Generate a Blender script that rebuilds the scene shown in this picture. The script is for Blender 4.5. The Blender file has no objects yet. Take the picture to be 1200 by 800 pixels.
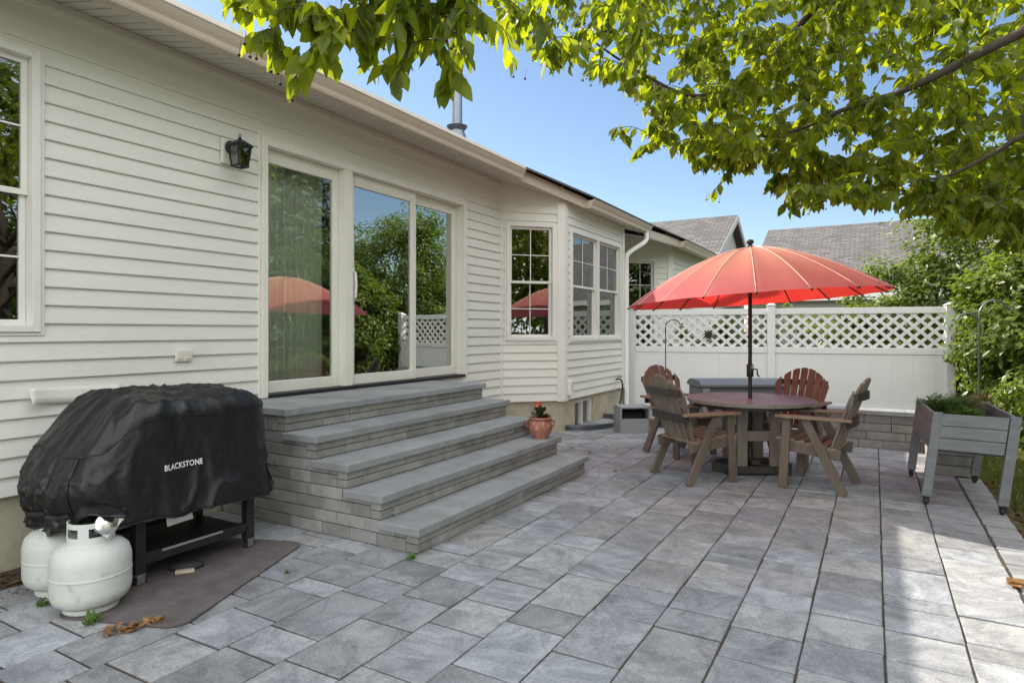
import bpy, bmesh, math, random
import numpy as np
from mathutils import Vector, Matrix, noise
random.seed(7); rng = np.random.default_rng(11)
PI = math.pi
sc = bpy.context.scene
col = sc.collection
# ------------------------------------------------------------------ camera model
H, F, HZ, VX = 1.4, 740., 388., 1025.
YAW = math.atan((VX-600)/F)
FX, FY = -math.sin(YAW), math.cos(YAW)
RX, RY = math.cos(YAW), math.sin(YAW)
def ray(u, v):
    l = (u-600)/F
    return (FX+l*RX, FY+l*RY, -(v-HZ)/F)
def atd(u, v, d):
    r = ray(u, v); return Vector((r[0]*d, r[1]*d, H+r[2]*d))
cam_d = bpy.data.cameras.new('camera'); cam = bpy.data.objects.new('camera', cam_d); col.objects.link(cam)
cam.location = (0, 0, H); cam.rotation_euler = (PI/2, 0, YAW)
cam_d.sensor_width = 36; cam_d.lens = F/1200*36; cam_d.shift_y = -(400-HZ)/1200
cam_d.clip_start = 0.05; cam_d.clip_end = 2000
sc.camera = cam
# ------------------------------------------------------------------ light
FILL_CLOUD, SKYS = 17.5, .072  # unseen bright cloud bank behind the camera, added to fill the shade
w = bpy.data.worlds.new("World"); sc.world = w; w.use_nodes = True
nt = w.node_tree; bg = nt.nodes['Background']
sky = nt.nodes.new('ShaderNodeTexSky'); sky.sky_type = 'NISHITA'; sky.sun_disc = False
SUN = Vector((-1.14, .22, 1.0)).normalized()
elev = math.asin(SUN.z); az = math.atan2(SUN.x, SUN.y)
sky.sun_elevation = elev; sky.sun_rotation = az
sky.air_density = 1.0; sky.dust_density = .25; sky.ozone_density = 1.8
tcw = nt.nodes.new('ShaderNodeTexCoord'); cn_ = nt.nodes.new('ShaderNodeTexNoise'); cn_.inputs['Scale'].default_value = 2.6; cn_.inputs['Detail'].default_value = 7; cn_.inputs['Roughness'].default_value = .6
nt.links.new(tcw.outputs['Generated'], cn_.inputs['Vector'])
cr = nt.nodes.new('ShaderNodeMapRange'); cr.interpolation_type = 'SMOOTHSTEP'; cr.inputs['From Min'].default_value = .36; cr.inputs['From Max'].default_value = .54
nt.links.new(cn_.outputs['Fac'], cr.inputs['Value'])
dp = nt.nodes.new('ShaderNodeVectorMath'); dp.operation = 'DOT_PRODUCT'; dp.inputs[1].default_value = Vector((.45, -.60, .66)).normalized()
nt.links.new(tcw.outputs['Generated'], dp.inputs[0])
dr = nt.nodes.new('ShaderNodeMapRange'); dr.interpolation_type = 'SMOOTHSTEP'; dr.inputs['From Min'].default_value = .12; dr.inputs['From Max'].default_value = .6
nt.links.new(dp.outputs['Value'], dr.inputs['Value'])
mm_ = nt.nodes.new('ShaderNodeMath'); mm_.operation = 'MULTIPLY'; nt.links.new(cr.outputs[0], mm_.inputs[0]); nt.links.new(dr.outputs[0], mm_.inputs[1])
cm = nt.nodes.new('ShaderNodeMixRGB'); cm.inputs[2].default_value = (FILL_CLOUD*.975, FILL_CLOUD*.985, FILL_CLOUD*.99, 1)
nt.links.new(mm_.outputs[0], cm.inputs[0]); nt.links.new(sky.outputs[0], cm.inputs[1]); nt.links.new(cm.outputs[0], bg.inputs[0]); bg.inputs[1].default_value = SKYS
sd = bpy.data.lights.new('sun', 'SUN'); so = bpy.data.objects.new('sun', sd); col.objects.link(so)
sd.energy = 3.2; sd.angle = math.radians(.5); sd.color = (1, .92, .79)
so.rotation_euler = SUN.to_track_quat('Z', 'Y').to_euler(); so.location = SUN*40
sc.view_settings.view_transform = 'Standard'; sc.view_settings.look = 'None'
sc.view_settings.exposure = 1.28; sc.view_settings.gamma = 1
# ------------------------------------------------------------------ materials
def mat(name, c, rough=.6, var=.15, scale=6., c2=None, island=0., bump=0., bscale=40., spec=.4, metal=0., coord='Object', detail=6., stretch=None, dirt=None):
    m = bpy.data.materials.new(name); m.use_nodes = True
    t = m.node_tree; L = t.links; b = t.nodes['Principled BSDF']
    b.inputs['Roughness'].default_value = rough; b.inputs['Metallic'].default_value = metal
    b.inputs['Specular IOR Level'].default_value = spec
    tc = t.nodes.new('ShaderNodeTexCoord'); src = tc.outputs[coord]
    if stretch:
        mp = t.nodes.new('ShaderNodeMapping'); mp.inputs['Scale'].default_value = stretch
        L.new(src, mp.inputs['Vector']); src = mp.outputs[0]
    n = t.nodes.new('ShaderNodeTexNoise'); n.inputs['Scale'].default_value = scale; n.inputs['Detail'].default_value = detail
    n.inputs['Roughness'].default_value = .65
    L.new(src, n.inputs['Vector'])
    r = t.nodes.new('ShaderNodeValToRGB')
    a = [max(0, x*(1-var)) for x in c]; d = c2 if c2 else [min(1, x*(1+var)) for x in c]
    r.color_ramp.elements[0].position = .3; r.color_ramp.elements[1].position = .7
    r.color_ramp.elements[0].color = (*a, 1); r.color_ramp.elements[1].color = (*d, 1)
    L.new(n.outputs['Fac'], r.inputs['Fac']); out = r.outputs['Color']
    if island:
        g = t.nodes.new('ShaderNodeNewGeometry'); mr = t.nodes.new('ShaderNodeMapRange')
        mr.inputs['To Min'].default_value = 1-island; mr.inputs['To Max'].default_value = 1+island
        L.new(g.outputs['Random Per Island'], mr.inputs['Value'])
        mx = t.nodes.new('ShaderNodeVectorMath'); mx.operation = 'SCALE'
        L.new(out, mx.inputs[0]); L.new(mr.outputs[0], mx.inputs['Scale']); out = mx.outputs[0]
    if dirt:
        n2 = t.nodes.new('ShaderNodeTexNoise'); n2.inputs['Scale'].default_value = dirt[1]; n2.inputs['Detail'].default_value = 8
        L.new(tc.outputs[coord], n2.inputs['Vector'])
        r2 = t.nodes.new('ShaderNodeValToRGB'); r2.color_ramp.elements[0].position = dirt[2]; r2.color_ramp.elements[1].position = min(1, dirt[2]+.16)
        r2.color_ramp.elements[1].color = (dirt[3],)*3+(1,); r2.color_ramp.elements[0].color = (0, 0, 0, 1)
        L.new(n2.outputs['Fac'], r2.inputs['Fac'])
        mm = t.nodes.new('ShaderNodeMixRGB'); L.new(r2.outputs[0], mm.inputs[0]); L.new(out, mm.inputs[1])
        mm.inputs[2].default_value = (*dirt[0], 1); out = mm.outputs[0]
    L.new(out, b.inputs['Base Color'])
    if bump:
        nb = t.nodes.new('ShaderNodeTexNoise'); nb.inputs['Scale'].default_value = bscale; nb.inputs['Detail'].default_value = 5
        L.new(src, nb.inputs['Vector'])
        bp = t.nodes.new('ShaderNodeBump'); bp.inputs['Strength'].default_value = bump; bp.inputs['Distance'].default_value = .01
        L.new(nb.outputs['Fac'], bp.inputs['Height']); L.new(bp.outputs[0], b.inputs['Normal'])
    return m
def leafmat(name, dark, lite, trans=.45, tcol=None, rough=.45):
    m = bpy.data.materials.new(name); m.use_nodes = True
    t = m.node_tree; L = t.links; b = t.nodes['Principled BSDF']; o = t.nodes['Material Output']
    g = t.nodes.new('ShaderNodeNewGeometry'); r = t.nodes.new('ShaderNodeValToRGB')
    r.color_ramp.elements[0].color = (*dark, 1); r.color_ramp.elements[1].color = (*lite, 1)
    md = r.color_ramp.elements.new(.6); md.color = tuple(d*.5+l*.5 for d, l in zip(dark, lite))+(1,)
    tc = t.nodes.new('ShaderNodeTexCoord'); n = t.nodes.new('ShaderNodeTexNoise'); n.inputs['Scale'].default_value = 1.3
    L.new(tc.outputs['Object'], n.inputs['Vector'])
    ad = t.nodes.new('ShaderNodeMath'); ad.operation = 'MULTIPLY_ADD'; ad.inputs[1].default_value = .55; ad.inputs[2].default_value = 0
    L.new(g.outputs['Random Per Island'], ad.inputs[0])
    ad2 = t.nodes.new('ShaderNodeMath'); ad2.operation = 'MULTIPLY_ADD'; ad2.inputs[1].default_value = .5
    L.new(n.outputs['Fac'], ad2.inputs[0]); L.new(ad.outputs[0], ad2.inputs[2])
    L.new(ad2.outputs[0], r.inputs['Fac']); L.new(r.outputs[0], b.inputs['Base Color'])
    b.inputs['Roughness'].default_value = rough; b.inputs['Specular IOR Level'].default_value = .35
    tr = t.nodes.new('ShaderNodeBsdfTranslucent')
    mu = t.nodes.new('ShaderNodeMixRGB'); mu.blend_type = 'MULTIPLY'; mu.inputs[0].default_value = 1
    mu.inputs[2].default_value = (*(tcol or (2.6, 2.3, .8)), 1)
    L.new(r.outputs[0], mu.inputs[1]); L.new(mu.outputs[0], tr.inputs['Color'])
    mx = t.nodes.new('ShaderNodeMixShader'); mx.inputs[0].default_value = trans
    L.new(b.outputs[0], mx.inputs[1]); L.new(tr.outputs[0], mx.inputs[2]); L.new(mx.outputs[0], o.inputs['Surface'])
    return m
def glassmat(name, tint=(.75, .8, .78), refl=.3, wav=.0):
    m = bpy.data.materials.new(name); m.use_nodes = True
    t = m.node_tree; L = t.links; o = t.nodes['Material Output']; t.nodes.remove(t.nodes['Principled BSDF'])
    tr = t.nodes.new('ShaderNodeBsdfTransparent'); tr.inputs[0].default_value = (*tint, 1)
    gl = t.nodes.new('ShaderNodeBsdfGlossy'); gl.inputs['Roughness'].default_value = .0; gl.inputs['Color'].default_value = (.93, .97, .95, 1)
    lw = t.nodes.new('ShaderNodeFresnel'); lw.inputs['IOR'].default_value = 1.5
    mr = t.nodes.new('ShaderNodeMapRange'); mr.inputs['From Min'].default_value = .04; mr.inputs['To Min'].default_value = refl; mr.inputs['To Max'].default_value = 1
    L.new(lw.outputs[0], mr.inputs['Value'])
    if wav:
        tc = t.nodes.new('ShaderNodeTexCoord'); n = t.nodes.new('ShaderNodeTexNoise'); n.inputs['Scale'].default_value = 1.7; n.inputs['Detail'].default_value = 1
        L.new(tc.outputs['Object'], n.inputs['Vector']); bp = t.nodes.new('ShaderNodeBump'); bp.inputs['Strength'].default_value = 1; bp.inputs['Distance'].default_value = wav
        L.new(n.outputs['Fac'], bp.inputs['Height']); L.new(bp.outputs[0], gl.inputs['Normal'])
    mx = t.nodes.new('ShaderNodeMixShader'); L.new(mr.outputs[0], mx.inputs[0]); L.new(tr.outputs[0], mx.inputs[1]); L.new(gl.outputs[0], mx.inputs[2])
    L.new(mx.outputs[0], o.inputs['Surface'])
    return m
M = {}
M['siding'] = mat('vinyl_siding', (.735, .725, .66), .45, .04, 1.2, bump=.15, bscale=25, stretch=(6, 1, 8), dirt=((.55, .53, .44), 2.2, .62, .25))
M['trim'] = mat('white_trim', (.76, .74, .69), .4, .04, 3)
M['gutter'] = mat('tan_gutter', (.52, .44, .35), .35, .06, 2)
M['soffit'] = mat('soffit', (.58, .54, .47), .5, .05, 3)
M['vent'] = mat('vent_gap_shade', (.09, .08, .07), .8, .1, 4)
M['concrete'] = mat('foundation_concrete', (.42, .38, .28), .9, .22, 3.5, bump=.4, bscale=25, dirt=((.22, .21, .16), 5, .6, .5))
M['roof'] = mat('shingle', (.105, .10, .098), .9, .3, 9, bump=.5, bscale=60)
M['bluestone'] = mat('bluestone_tread', (.265, .278, .285), .65, .2, 3, island=.06, bump=.25, bscale=30, dirt=((.17, .17, .14), 4, .54, .45))
M['stone'] = mat('wall_stone', (.27, .265, .25), .85, .25, 7, island=.2, bump=.6, bscale=30, dirt=((.19, .20, .15), 2.5, .55, .4))
M['joint'] = mat('joint_soil', (.075, .060, .045), .95, .6, 60, bump=.9, bscale=120, dirt=((.05, .075, .025), 1.5, .56, .7))
def pavermat():
    m = mat('slate_paver', (.30, .303, .313), .75, .26, 3.2, island=.19, bump=.35, bscale=14, detail=9, dirt=((.17, .18, .19), 2.1, .57, .5))
    t = m.node_tree; L = t.links; b = t.nodes['Principled BSDF']
    tc = t.nodes['Texture Coordinate']
    # ridged slate relief
    n = t.nodes.new('ShaderNodeTexNoise'); n.noise_type = 'RIDGED_MULTIFRACTAL' if hasattr(n, 'noise_type') else n.noise_type
    n.inputs['Scale'].default_value = 3.4; n.inputs['Detail'].default_value = 6; n.inputs['Distortion'].default_value = .6
    g = t.nodes.new('ShaderNodeNewGeometry'); va = t.nodes.new('ShaderNodeVectorMath'); va.operation = 'SCALE'
    co = t.nodes.new('ShaderNodeCombineXYZ'); ml = t.nodes.new('ShaderNodeMath'); ml.operation = 'MULTIPLY'; ml.inputs[1].default_value = 40
    L.new(g.outputs['Random Per Island'], ml.inputs[0]); L.new(ml.outputs[0], co.inputs[2]); L.new(ml.outputs[0], co.inputs[0])
    add = t.nodes.new('ShaderNodeVectorMath'); add.operation = 'ADD'; L.new(tc.outputs['Object'], add.inputs[0]); L.new(co.outputs[0], add.inputs[1])
    L.new(add.outputs[0], n.inputs['Vector'])
    for nd in t.nodes:
        if nd.type == 'TEX_NOISE' and nd is not n:
            if nd.inputs['Scale'].default_value in (3.2000000476837158, 14.0): L.new(add.outputs[0], nd.inputs['Vector'])
    n3 = t.nodes.new('ShaderNodeTexNoise'); n3.inputs['Scale'].default_value = 2.6; n3.inputs['Detail'].default_value = 7; n3.inputs['Distortion'].default_value = .7; n3.inputs['Roughness'].default_value = .62
    L.new(add.outputs[0], n3.inputs['Vector'])
    vr = t.nodes.new('ShaderNodeValToRGB'); e = vr.color_ramp.elements
    e[0].position = .36; e[0].color = (.58, .59, .61, 1); e[1].position = .46; e[1].color = (1, 1, 1, 1)
    x_ = e.new(.515); x_.color = (.70, .71, .73, 1); x_ = e.new(.56); x_.color = (1.0, 1.0, 1.0, 1); x_ = e.new(.72); x_.color = (1.16, 1.15, 1.13, 1)
    L.new(n3.outputs['Fac'], vr.inputs['Fac'])
    bc = b.inputs['Base Color'].links[0].from_socket; mv = t.nodes.new('ShaderNodeMixRGB'); mv.blend_type = 'MULTIPLY'; mv.inputs[0].default_value = .85
    L.new(bc, mv.inputs[1]); L.new(vr.outputs[0], mv.inputs[2]); n4 = t.nodes.new('ShaderNodeTexNoise'); n4.inputs['Scale'].default_value = 85; n4.inputs['Detail'].default_value = 4; L.new(add.outputs[0], n4.inputs['Vector'])
    gr_ = t.nodes.new('ShaderNodeMapRange'); gr_.inputs['From Min'].default_value = .3; gr_.inputs['From Max'].default_value = .7; gr_.inputs['To Min'].default_value = .80; gr_.inputs['To Max'].default_value = 1.18; L.new(n4.outputs['Fac'], gr_.inputs['Value'])
    sg_ = t.nodes.new('ShaderNodeVectorMath'); sg_.operation = 'SCALE'; L.new(mv.outputs[0], sg_.inputs[0]); L.new(gr_.outputs[0], sg_.inputs['Scale'])
    wn = t.nodes.new('ShaderNodeMapRange'); wn.inputs['To Min'].default_value = 0; wn.inputs['To Max'].default_value = 1; wf_ = t.nodes.new('ShaderNodeMath'); wf_.operation = 'FRACT'; wm_ = t.nodes.new('ShaderNodeMath'); wm_.operation = 'MULTIPLY'; wm_.inputs[1].default_value = 7.31
    L.new(g.outputs['Random Per Island'], wm_.inputs[0]); L.new(wm_.outputs[0], wf_.inputs[0]); tn = t.nodes.new('ShaderNodeMixRGB'); tn.inputs[1].default_value = (1.015, 1.0, .97, 1); tn.inputs[2].default_value = (.95, .99, 1.05, 1); L.new(wf_.outputs[0], tn.inputs[0])
    tm_ = t.nodes.new('ShaderNodeMixRGB'); tm_.blend_type = 'MULTIPLY'; tm_.inputs[0].default_value = 1; L.new(sg_.outputs[0], tm_.inputs[1]); L.new(tn.outputs[0], tm_.inputs[2]); L.new(tm_.outputs[0], b.inputs['Base Color'])
    bp2 = t.nodes.new('ShaderNodeBump'); bp2.inputs['Strength'].default_value = .8; bp2.inputs['Distance'].default_value = .03
    old = b.inputs['Normal'].links[0].from_node
    L.new(n.outputs['Fac'], bp2.inputs['Height']); L.new(old.outputs[0], bp2.inputs['Normal']); L.new(bp2.outputs[0], b.inputs['Normal'])
    return m
M['paver'] = pavermat()
M['border'] = mat('border_brick', (.27, .27, .28), .8, .2, 8, island=.15, bump=.4, bscale=30)
M['black'] = mat('black_metal', (.018, .018, .019), .45, .3, 10, bump=.1, bscale=80)
M['dark'] = mat('dark_rubber', (.03, .03, .03), .7, .3, 10)
M['chrome'] = mat('chrome', (.7, .7, .7), .22, .1, 5, metal=1)
M['galv'] = mat('galvanised', (.22, .24, .27), .45, .12, 4, metal=1)
M['cover'] = mat('cover_fabric', (.009, .0092, .0105), .40, .35, 5, bump=.5, bscale=14, dirt=((.10, .09, .07), 26, .68, .6), spec=.45)
M['letter'] = mat('white_print', (.72, .72, .72), .6, .05, 10)
M['tank'] = mat('tank_paint', (.58, .60, .56), .42, .07, 5, bump=.08, bscale=10, dirt=((.30, .27, .19), 13, .585, .6))
M['tank2'] = mat('tank_collar', (.62, .64, .60), .45, .06, 6, dirt=((.3, .22, .14), 20, .62, .6))
M['mat'] = mat('grill_mat', (.115, .10, .098), .8, .25, 9, bump=.3, bscale=60, dirt=((.22, .20, .18), 14, .63, .5))
M['poly'] = mat('weathered_brown_board', (.21, .175, .14), .55, .22, 3, bump=.2, bscale=16, stretch=(6, 6, 1), island=.12)
M['polyframe'] = mat('brown_frame_board', (.135, .105, .082), .55, .2, 3, bump=.2, bscale=16, stretch=(6, 6, 1), island=.12)
M['polyarm'] = mat('tan_brown_board', (.24, .175, .115), .5, .2, 3, bump=.2, bscale=16, stretch=(6, 6, 1), island=.12)
M['polyredlight'] = mat('umbrella_lit_brown_board', (.17, .118, .09), .5, .2, 3, bump=.2, bscale=16, stretch=(6, 6, 1), island=.12)  # brown board with the red light under the umbrella put into its colour
M['polydark'] = mat('dark_brown_board', (.05, .042, .037), .55, .2, 5, island=.1)
M['tabletop'] = mat('table_board', (.21, .195, .165), .38, .18, 4, bump=.1, bscale=20, island=.08, stretch=(1, 6, 1))
M['fence'] = mat('white_vinyl', (.80, .79, .77), .35, .02, 2)
M['planter'] = mat('grey_plank', (.185, .195, .205), .6, .2, 4, bump=.25, bscale=20, island=.1, stretch=(1, 1, 5))
M['soil'] = mat('soil', (.045, .032, .022), .95, .4, 20, bump=.8, bscale=40)
M['mulch'] = mat('leaf_litter', (.12, .065, .03), .9, .5, 25, island=.4, bump=.6, bscale=40)
M['terra'] = mat('glazed_terracotta', (.33, .13, .085), .35, .25, 14, dirt=((.5, .33, .27), 26, .52, .8), bump=.3, bscale=40)
M['greybox'] = mat('grey_plastic', (.27, .275, .28), .5, .08, 5, bump=.1, bscale=30)
M['deckbox'] = mat('slate_resin', (.13, .145, .16), .5, .12, 5, bump=.15, bscale=30, stretch=(1, 8, 8))
M['grassground'] = mat('lawn_ground', (.10, .12, .035), .95, .4, 4, c2=(.16, .15, .06), bump=.8, bscale=30)
M['bark'] = mat('bark', (.07, .052, .04), .9, .35, 12, bump=.8, bscale=30, stretch=(1, 1, .3))
M['leaf'] = leafmat('cherry_leaf', (.026, .056, .010), (.235, .275, .03), .62, (3.4, 3.1, .6))
M['hedge'] = leafmat('hedge_leaf', (.04, .075, .014), (.20, .25, .05), .42, (2.4, 2.4, .7), .33)
M['pine'] = leafmat('spruce_needles', (.08, .12, .07), (.24, .29, .19), .25, (1.5, 1.6, .8))
M['herb'] = leafmat('herb', (.04, .10, .02), (.12, .22, .04), .35)
M['grass'] = leafmat('grass_blade', (.07, .10, .02), (.22, .22, .06), .35, (1.6, 1.6, .7))
M['darkleaf'] = leafmat('dark_plant', (.015, .025, .012), (.04, .06, .02), .2)
M['dry'] = leafmat('dry_leaf', (.20, .09, .03), (.34, .2, .08), .2, (1.3, 1.2, .8))
M['berry'] = mat('berry', (.02, .012, .012), .3, .2, 5)
M['flower'] = mat('flower_petal', (.75, .17, .10), .5, .2, 20)
M['interior'] = mat('interior_wall', (.36, .35, .31), .8, .1, 2)
M['curtain'] = mat('sheer_curtain', (.80, .85, .74), .8, .08, 3)
M['lace'] = mat('lace_blind', (.42, .43, .42), .8, .25, 30)
M['glass'] = glassmat('window_glass', (.86, .92, .88), .46, .0012)
M['glass3'] = glassmat('curtained_glass', (.93, .97, .94), .26, .0012)
M['glass2'] = glassmat('tinted_glass', (.30, .33, .32), .22, .001)
M['lampglass'] = glassmat('lamp_glass', (.72, .74, .72), .12)
M['pvc'] = mat('beige_plastic', (.70, .66, .56), .45, .05, 4)
M['cream'] = mat('cream_door_frame', (.76, .74, .66), .4, .04, 3)
M['nwall'] = mat('neighbour_siding', (.33, .33, .315), .7, .05, 2)
M['nroof'] = mat('neighbour_shingle', (.125, .116, .113), .9, .3, 9, bump=.4, bscale=12, stretch=(1, 5, 5), dirt=((.08, .075, .073), 1.5, .5, .3))
M['tan'] = mat('tan_plastic', (.5, .43, .3), .5, .1, 6)
M['label'] = mat('paper_label', (.7, .7, .68), .6, .05, 9)
# umbrella canvas: diffuse + translucent
def shingle_courses():
    t = M['nroof'].node_tree; L = t.links; b = t.nodes['Principled BSDF']; tc = t.nodes['Texture Coordinate']
    br = t.nodes.new('ShaderNodeTexBrick'); br.inputs['Scale'].default_value = 1; br.inputs['Brick Width'].default_value = .34; br.inputs['Row Height'].default_value = .17; br.inputs['Mortar Size'].default_value = .016
    br.inputs['Color1'].default_value = (.75, .75, .75, 1); br.inputs['Color2'].default_value = (1.25, 1.22, 1.2, 1); br.inputs['Mortar'].default_value = (.45, .45, .45, 1)
    L.new(tc.outputs['Object'], br.inputs['Vector']); mv = t.nodes.new('ShaderNodeMixRGB'); mv.blend_type = 'MULTIPLY'; mv.inputs[0].default_value = 1
    L.new(b.inputs['Base Color'].links[0].from_socket, mv.inputs[1]); L.new(br.outputs[0], mv.inputs[2]); L.new(mv.outputs[0], b.inputs['Base Color'])
shingle_courses()
def canvas():
    m = mat('faded_red_canvas_sunlit_top', (.60, .125, .14), .8, .10, 2.2, c2=(.68, .185, .19), bump=.12, bscale=120)
    t = m.node_tree; L = t.links; b = t.nodes['Principled BSDF']; o = t.nodes['Material Output']
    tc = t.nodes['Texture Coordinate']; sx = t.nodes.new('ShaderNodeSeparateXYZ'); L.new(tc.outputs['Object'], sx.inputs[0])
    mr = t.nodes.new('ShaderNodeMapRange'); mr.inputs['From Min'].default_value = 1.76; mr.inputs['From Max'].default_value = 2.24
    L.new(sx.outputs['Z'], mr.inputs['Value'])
    mf_ = t.nodes.new('ShaderNodeMixRGB'); mf_.inputs[2].default_value = (.80, .37, .25, 1); L.new(mr.outputs[0], mf_.inputs[0]); L.new(b.inputs['Base Color'].links[0].from_socket, mf_.inputs[1]); L.new(mf_.outputs[0], b.inputs['Base Color'])  # orange towards the apex paints the sunlit top into the canvas
    tr = t.nodes.new('ShaderNodeBsdfTranslucent'); tr.inputs[0].default_value = (.9, .045, .03, 1)
    mx = t.nodes.new('ShaderNodeMixShader'); mx.inputs[0].default_value = .42
    L.new(b.outputs[0], mx.inputs[1]); L.new(tr.outputs[0], mx.inputs[2]); L.new(mx.outputs[0], o.inputs['Surface'])
    return m
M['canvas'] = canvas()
M['seam'] = mat('seam_highlight', (.78, .45, .42), .8, .1, 5)  # pale pink paints the highlights along the seams
# ------------------------------------------------------------------ mesh helpers
class MB:
    def __init__(s): s.v = []; s.f = []
    def quad(s, *p):
        n = len(s.v); s.v += [tuple(x) for x in p]; s.f.append(tuple(range(n, n+len(p)))); return s
    def hexa(s, c):      # 8 corners: bottom 4 ccw, top 4 ccw
        n = len(s.v); s.v += [tuple(x) for x in c]
        for q in ((3, 2, 1, 0), (4, 5, 6, 7), (0, 1, 5, 4), (1, 2, 6, 5), (2, 3, 7, 6), (3, 0, 4, 7)): s.f.append(tuple(n+i for i in q))
        return s
    def box(s, x0, x1, y0, y1, z0, z1):
        return s.hexa([(x0, y0, z0), (x1, y0, z0), (x1, y1, z0), (x0, y1, z0), (x0, y0, z1), (x1, y0, z1), (x1, y1, z1), (x0, y1, z1)])
    def bar(s, a, b, wid, th, side=(1, 0, 0), w2=None, t2=None):   # tapered board from a to b; side = width direction
        a = Vector(a); b = Vector(b); d = (b-a).normalized(); sd = Vector(side); sd = (sd-d*sd.dot(d)).normalized(); up = d.cross(sd)
        w2 = wid if w2 is None else w2; t2 = th if t2 is None else t2
        c = [a-sd*wid/2-up*th/2, a+sd*wid/2-up*th/2, a+sd*wid/2+up*th/2, a-sd*wid/2+up*th/2,
             b-sd*w2/2-up*t2/2, b+sd*w2/2-up*t2/2, b+sd*w2/2+up*t2/2, b-sd*w2/2+up*t2/2]
        return s.hexa(c)
    def tube(s, pts, r, n=8, cap=True):
        pts = [Vector(p) for p in pts]; rs = r if isinstance(r, (list, tuple)) else [r]*len(pts)
        base = len(s.v); prev = None
        for i, p in enumerate(pts):
            d = (pts[min(i+1, len(pts)-1)]-pts[max(i-1, 0)]).normalized()
            if prev is None:
                u = d.orthogonal().normalized()
            else:
                u = prev-d*prev.dot(d); u = u.normalized() if u.length > 1e-6 else d.orthogonal().normalized()
            prev = u; v = d.cross(u)
            for k in range(n):
                a = 2*PI*k/n; s.v.append(tuple(p+(u*math.cos(a)+v*math.sin(a))*rs[i]))
        for i in range(len(pts)-1):
            for k in range(n):
                a = base+i*n+k; b = base+i*n+(k+1) % n; s.f.append((a, b, b+n, a+n))
        if cap:
            s.f.append(tuple(base+k for k in reversed(range(n)))); e = base+(len(pts)-1)*n; s.f.append(tuple(e+k for k in range(n)))
        return s
    def lathe(s, prof, c=(0, 0, 0), n=32, cap=True):   # prof [(r,z)]
        base = len(s.v)
        for r, z in prof:
            for k in range(n):
                a = 2*PI*k/n; s.v.append((c[0]+r*math.cos(a), c[1]+r*math.sin(a), c[2]+z))
        for i in range(len(prof)-1):
            for k in range(n):
                a = base+i*n+k; b = base+i*n+(k+1) % n; s.f.append((a, b, b+n, a+n))
        if cap:
            s.f.append(tuple(base+k for k in reversed(range(n)))); e = base+(len(prof)-1)*n; s.f.append(tuple(e+k for k in range(n)))
        return s
    def prism(s, poly, fn, h0, h1):   # poly 2d points, fn(a,b,h)->3d
        n = len(poly); b = len(s.v)
        s.v += [tuple(fn(p[0], p[1], h0)) for p in poly]+[tuple(fn(p[0], p[1], h1)) for p in poly]
        s.f.append(tuple(b+i for i in reversed(range(n)))); s.f.append(tuple(b+n+i for i in range(n)))
        for i in range(n):
            j = (i+1) % n; s.f.append((b+i, b+j, b+n+j, b+n+i))
        return s
    def xf(s, m, a=0):
        for i in range(a, len(s.v)): s.v[i] = tuple(m @ Vector(s.v[i]))
        return s
    def build(s, name, m, parent=None, smooth=False, bevel=0., kind=None, fix=True):
        me = bpy.data.meshes.new(name); me.from_pydata(s.v, [], s.f)
        if fix:
            bm = bmesh.new(); bm.from_mesh(me); bmesh.ops.recalc_face_normals(bm, faces=bm.faces); bm.to_mesh(me); bm.free()
        me.materials.append(m if not isinstance(m, str) else M[m])
        if smooth: me.polygons.foreach_set('use_smooth', [True]*len(me.polygons))
        o = bpy.data.objects.new(name, me); col.objects.link(o)
        if parent: o.parent = parent
        if bevel:
            bv = o.modifiers.new('bevel', 'BEVEL'); bv.width = bevel; bv.segments = 2; bv.limit_method = 'ANGLE'; bv.angle_limit = math.radians(40)
        if smooth == 'auto':
            try:
                me.set_sharp_from_angle(angle=math.radians(40))
            except Exception: pass
        if kind: o['kind'] = kind
        return o
def tag(o, label, cat, group=None):
    o['label'] = label; o['category'] = cat
    if group: o['group'] = group
    return o
def thing(name, label, cat, loc=(0, 0, 0), rz=0., group=None):
    o = bpy.data.objects.new(name, None); col.objects.link(o); o.location = loc; o.rotation_euler = (0, 0, rz)
    return tag(o, label, cat, group)
def copy_tree(o, parent=None):
    c = o.copy(); col.objects.link(c); c.parent = parent
    for ch in list(o.children): copy_tree(ch, c)
    return c
def clip(poly, u0, u1, z0, z1):
    for ax, lim, sg in ((0, u0, 1), (0, u1, -1), (1, z0, 1), (1, z1, -1)):
        out = []
        for i in range(len(poly)):
            a = poly[i]; b = poly[(i+1) % len(poly)]; da = sg*(a[ax]-lim); db = sg*(b[ax]-lim)
            if da >= 0: out.append(a)
            if da*db < 0:
                t = da/(da-db); out.append((a[0]+(b[0]-a[0])*t, a[1]+(b[1]-a[1])*t))
        poly = out
        if not poly: return []
    return poly
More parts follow.
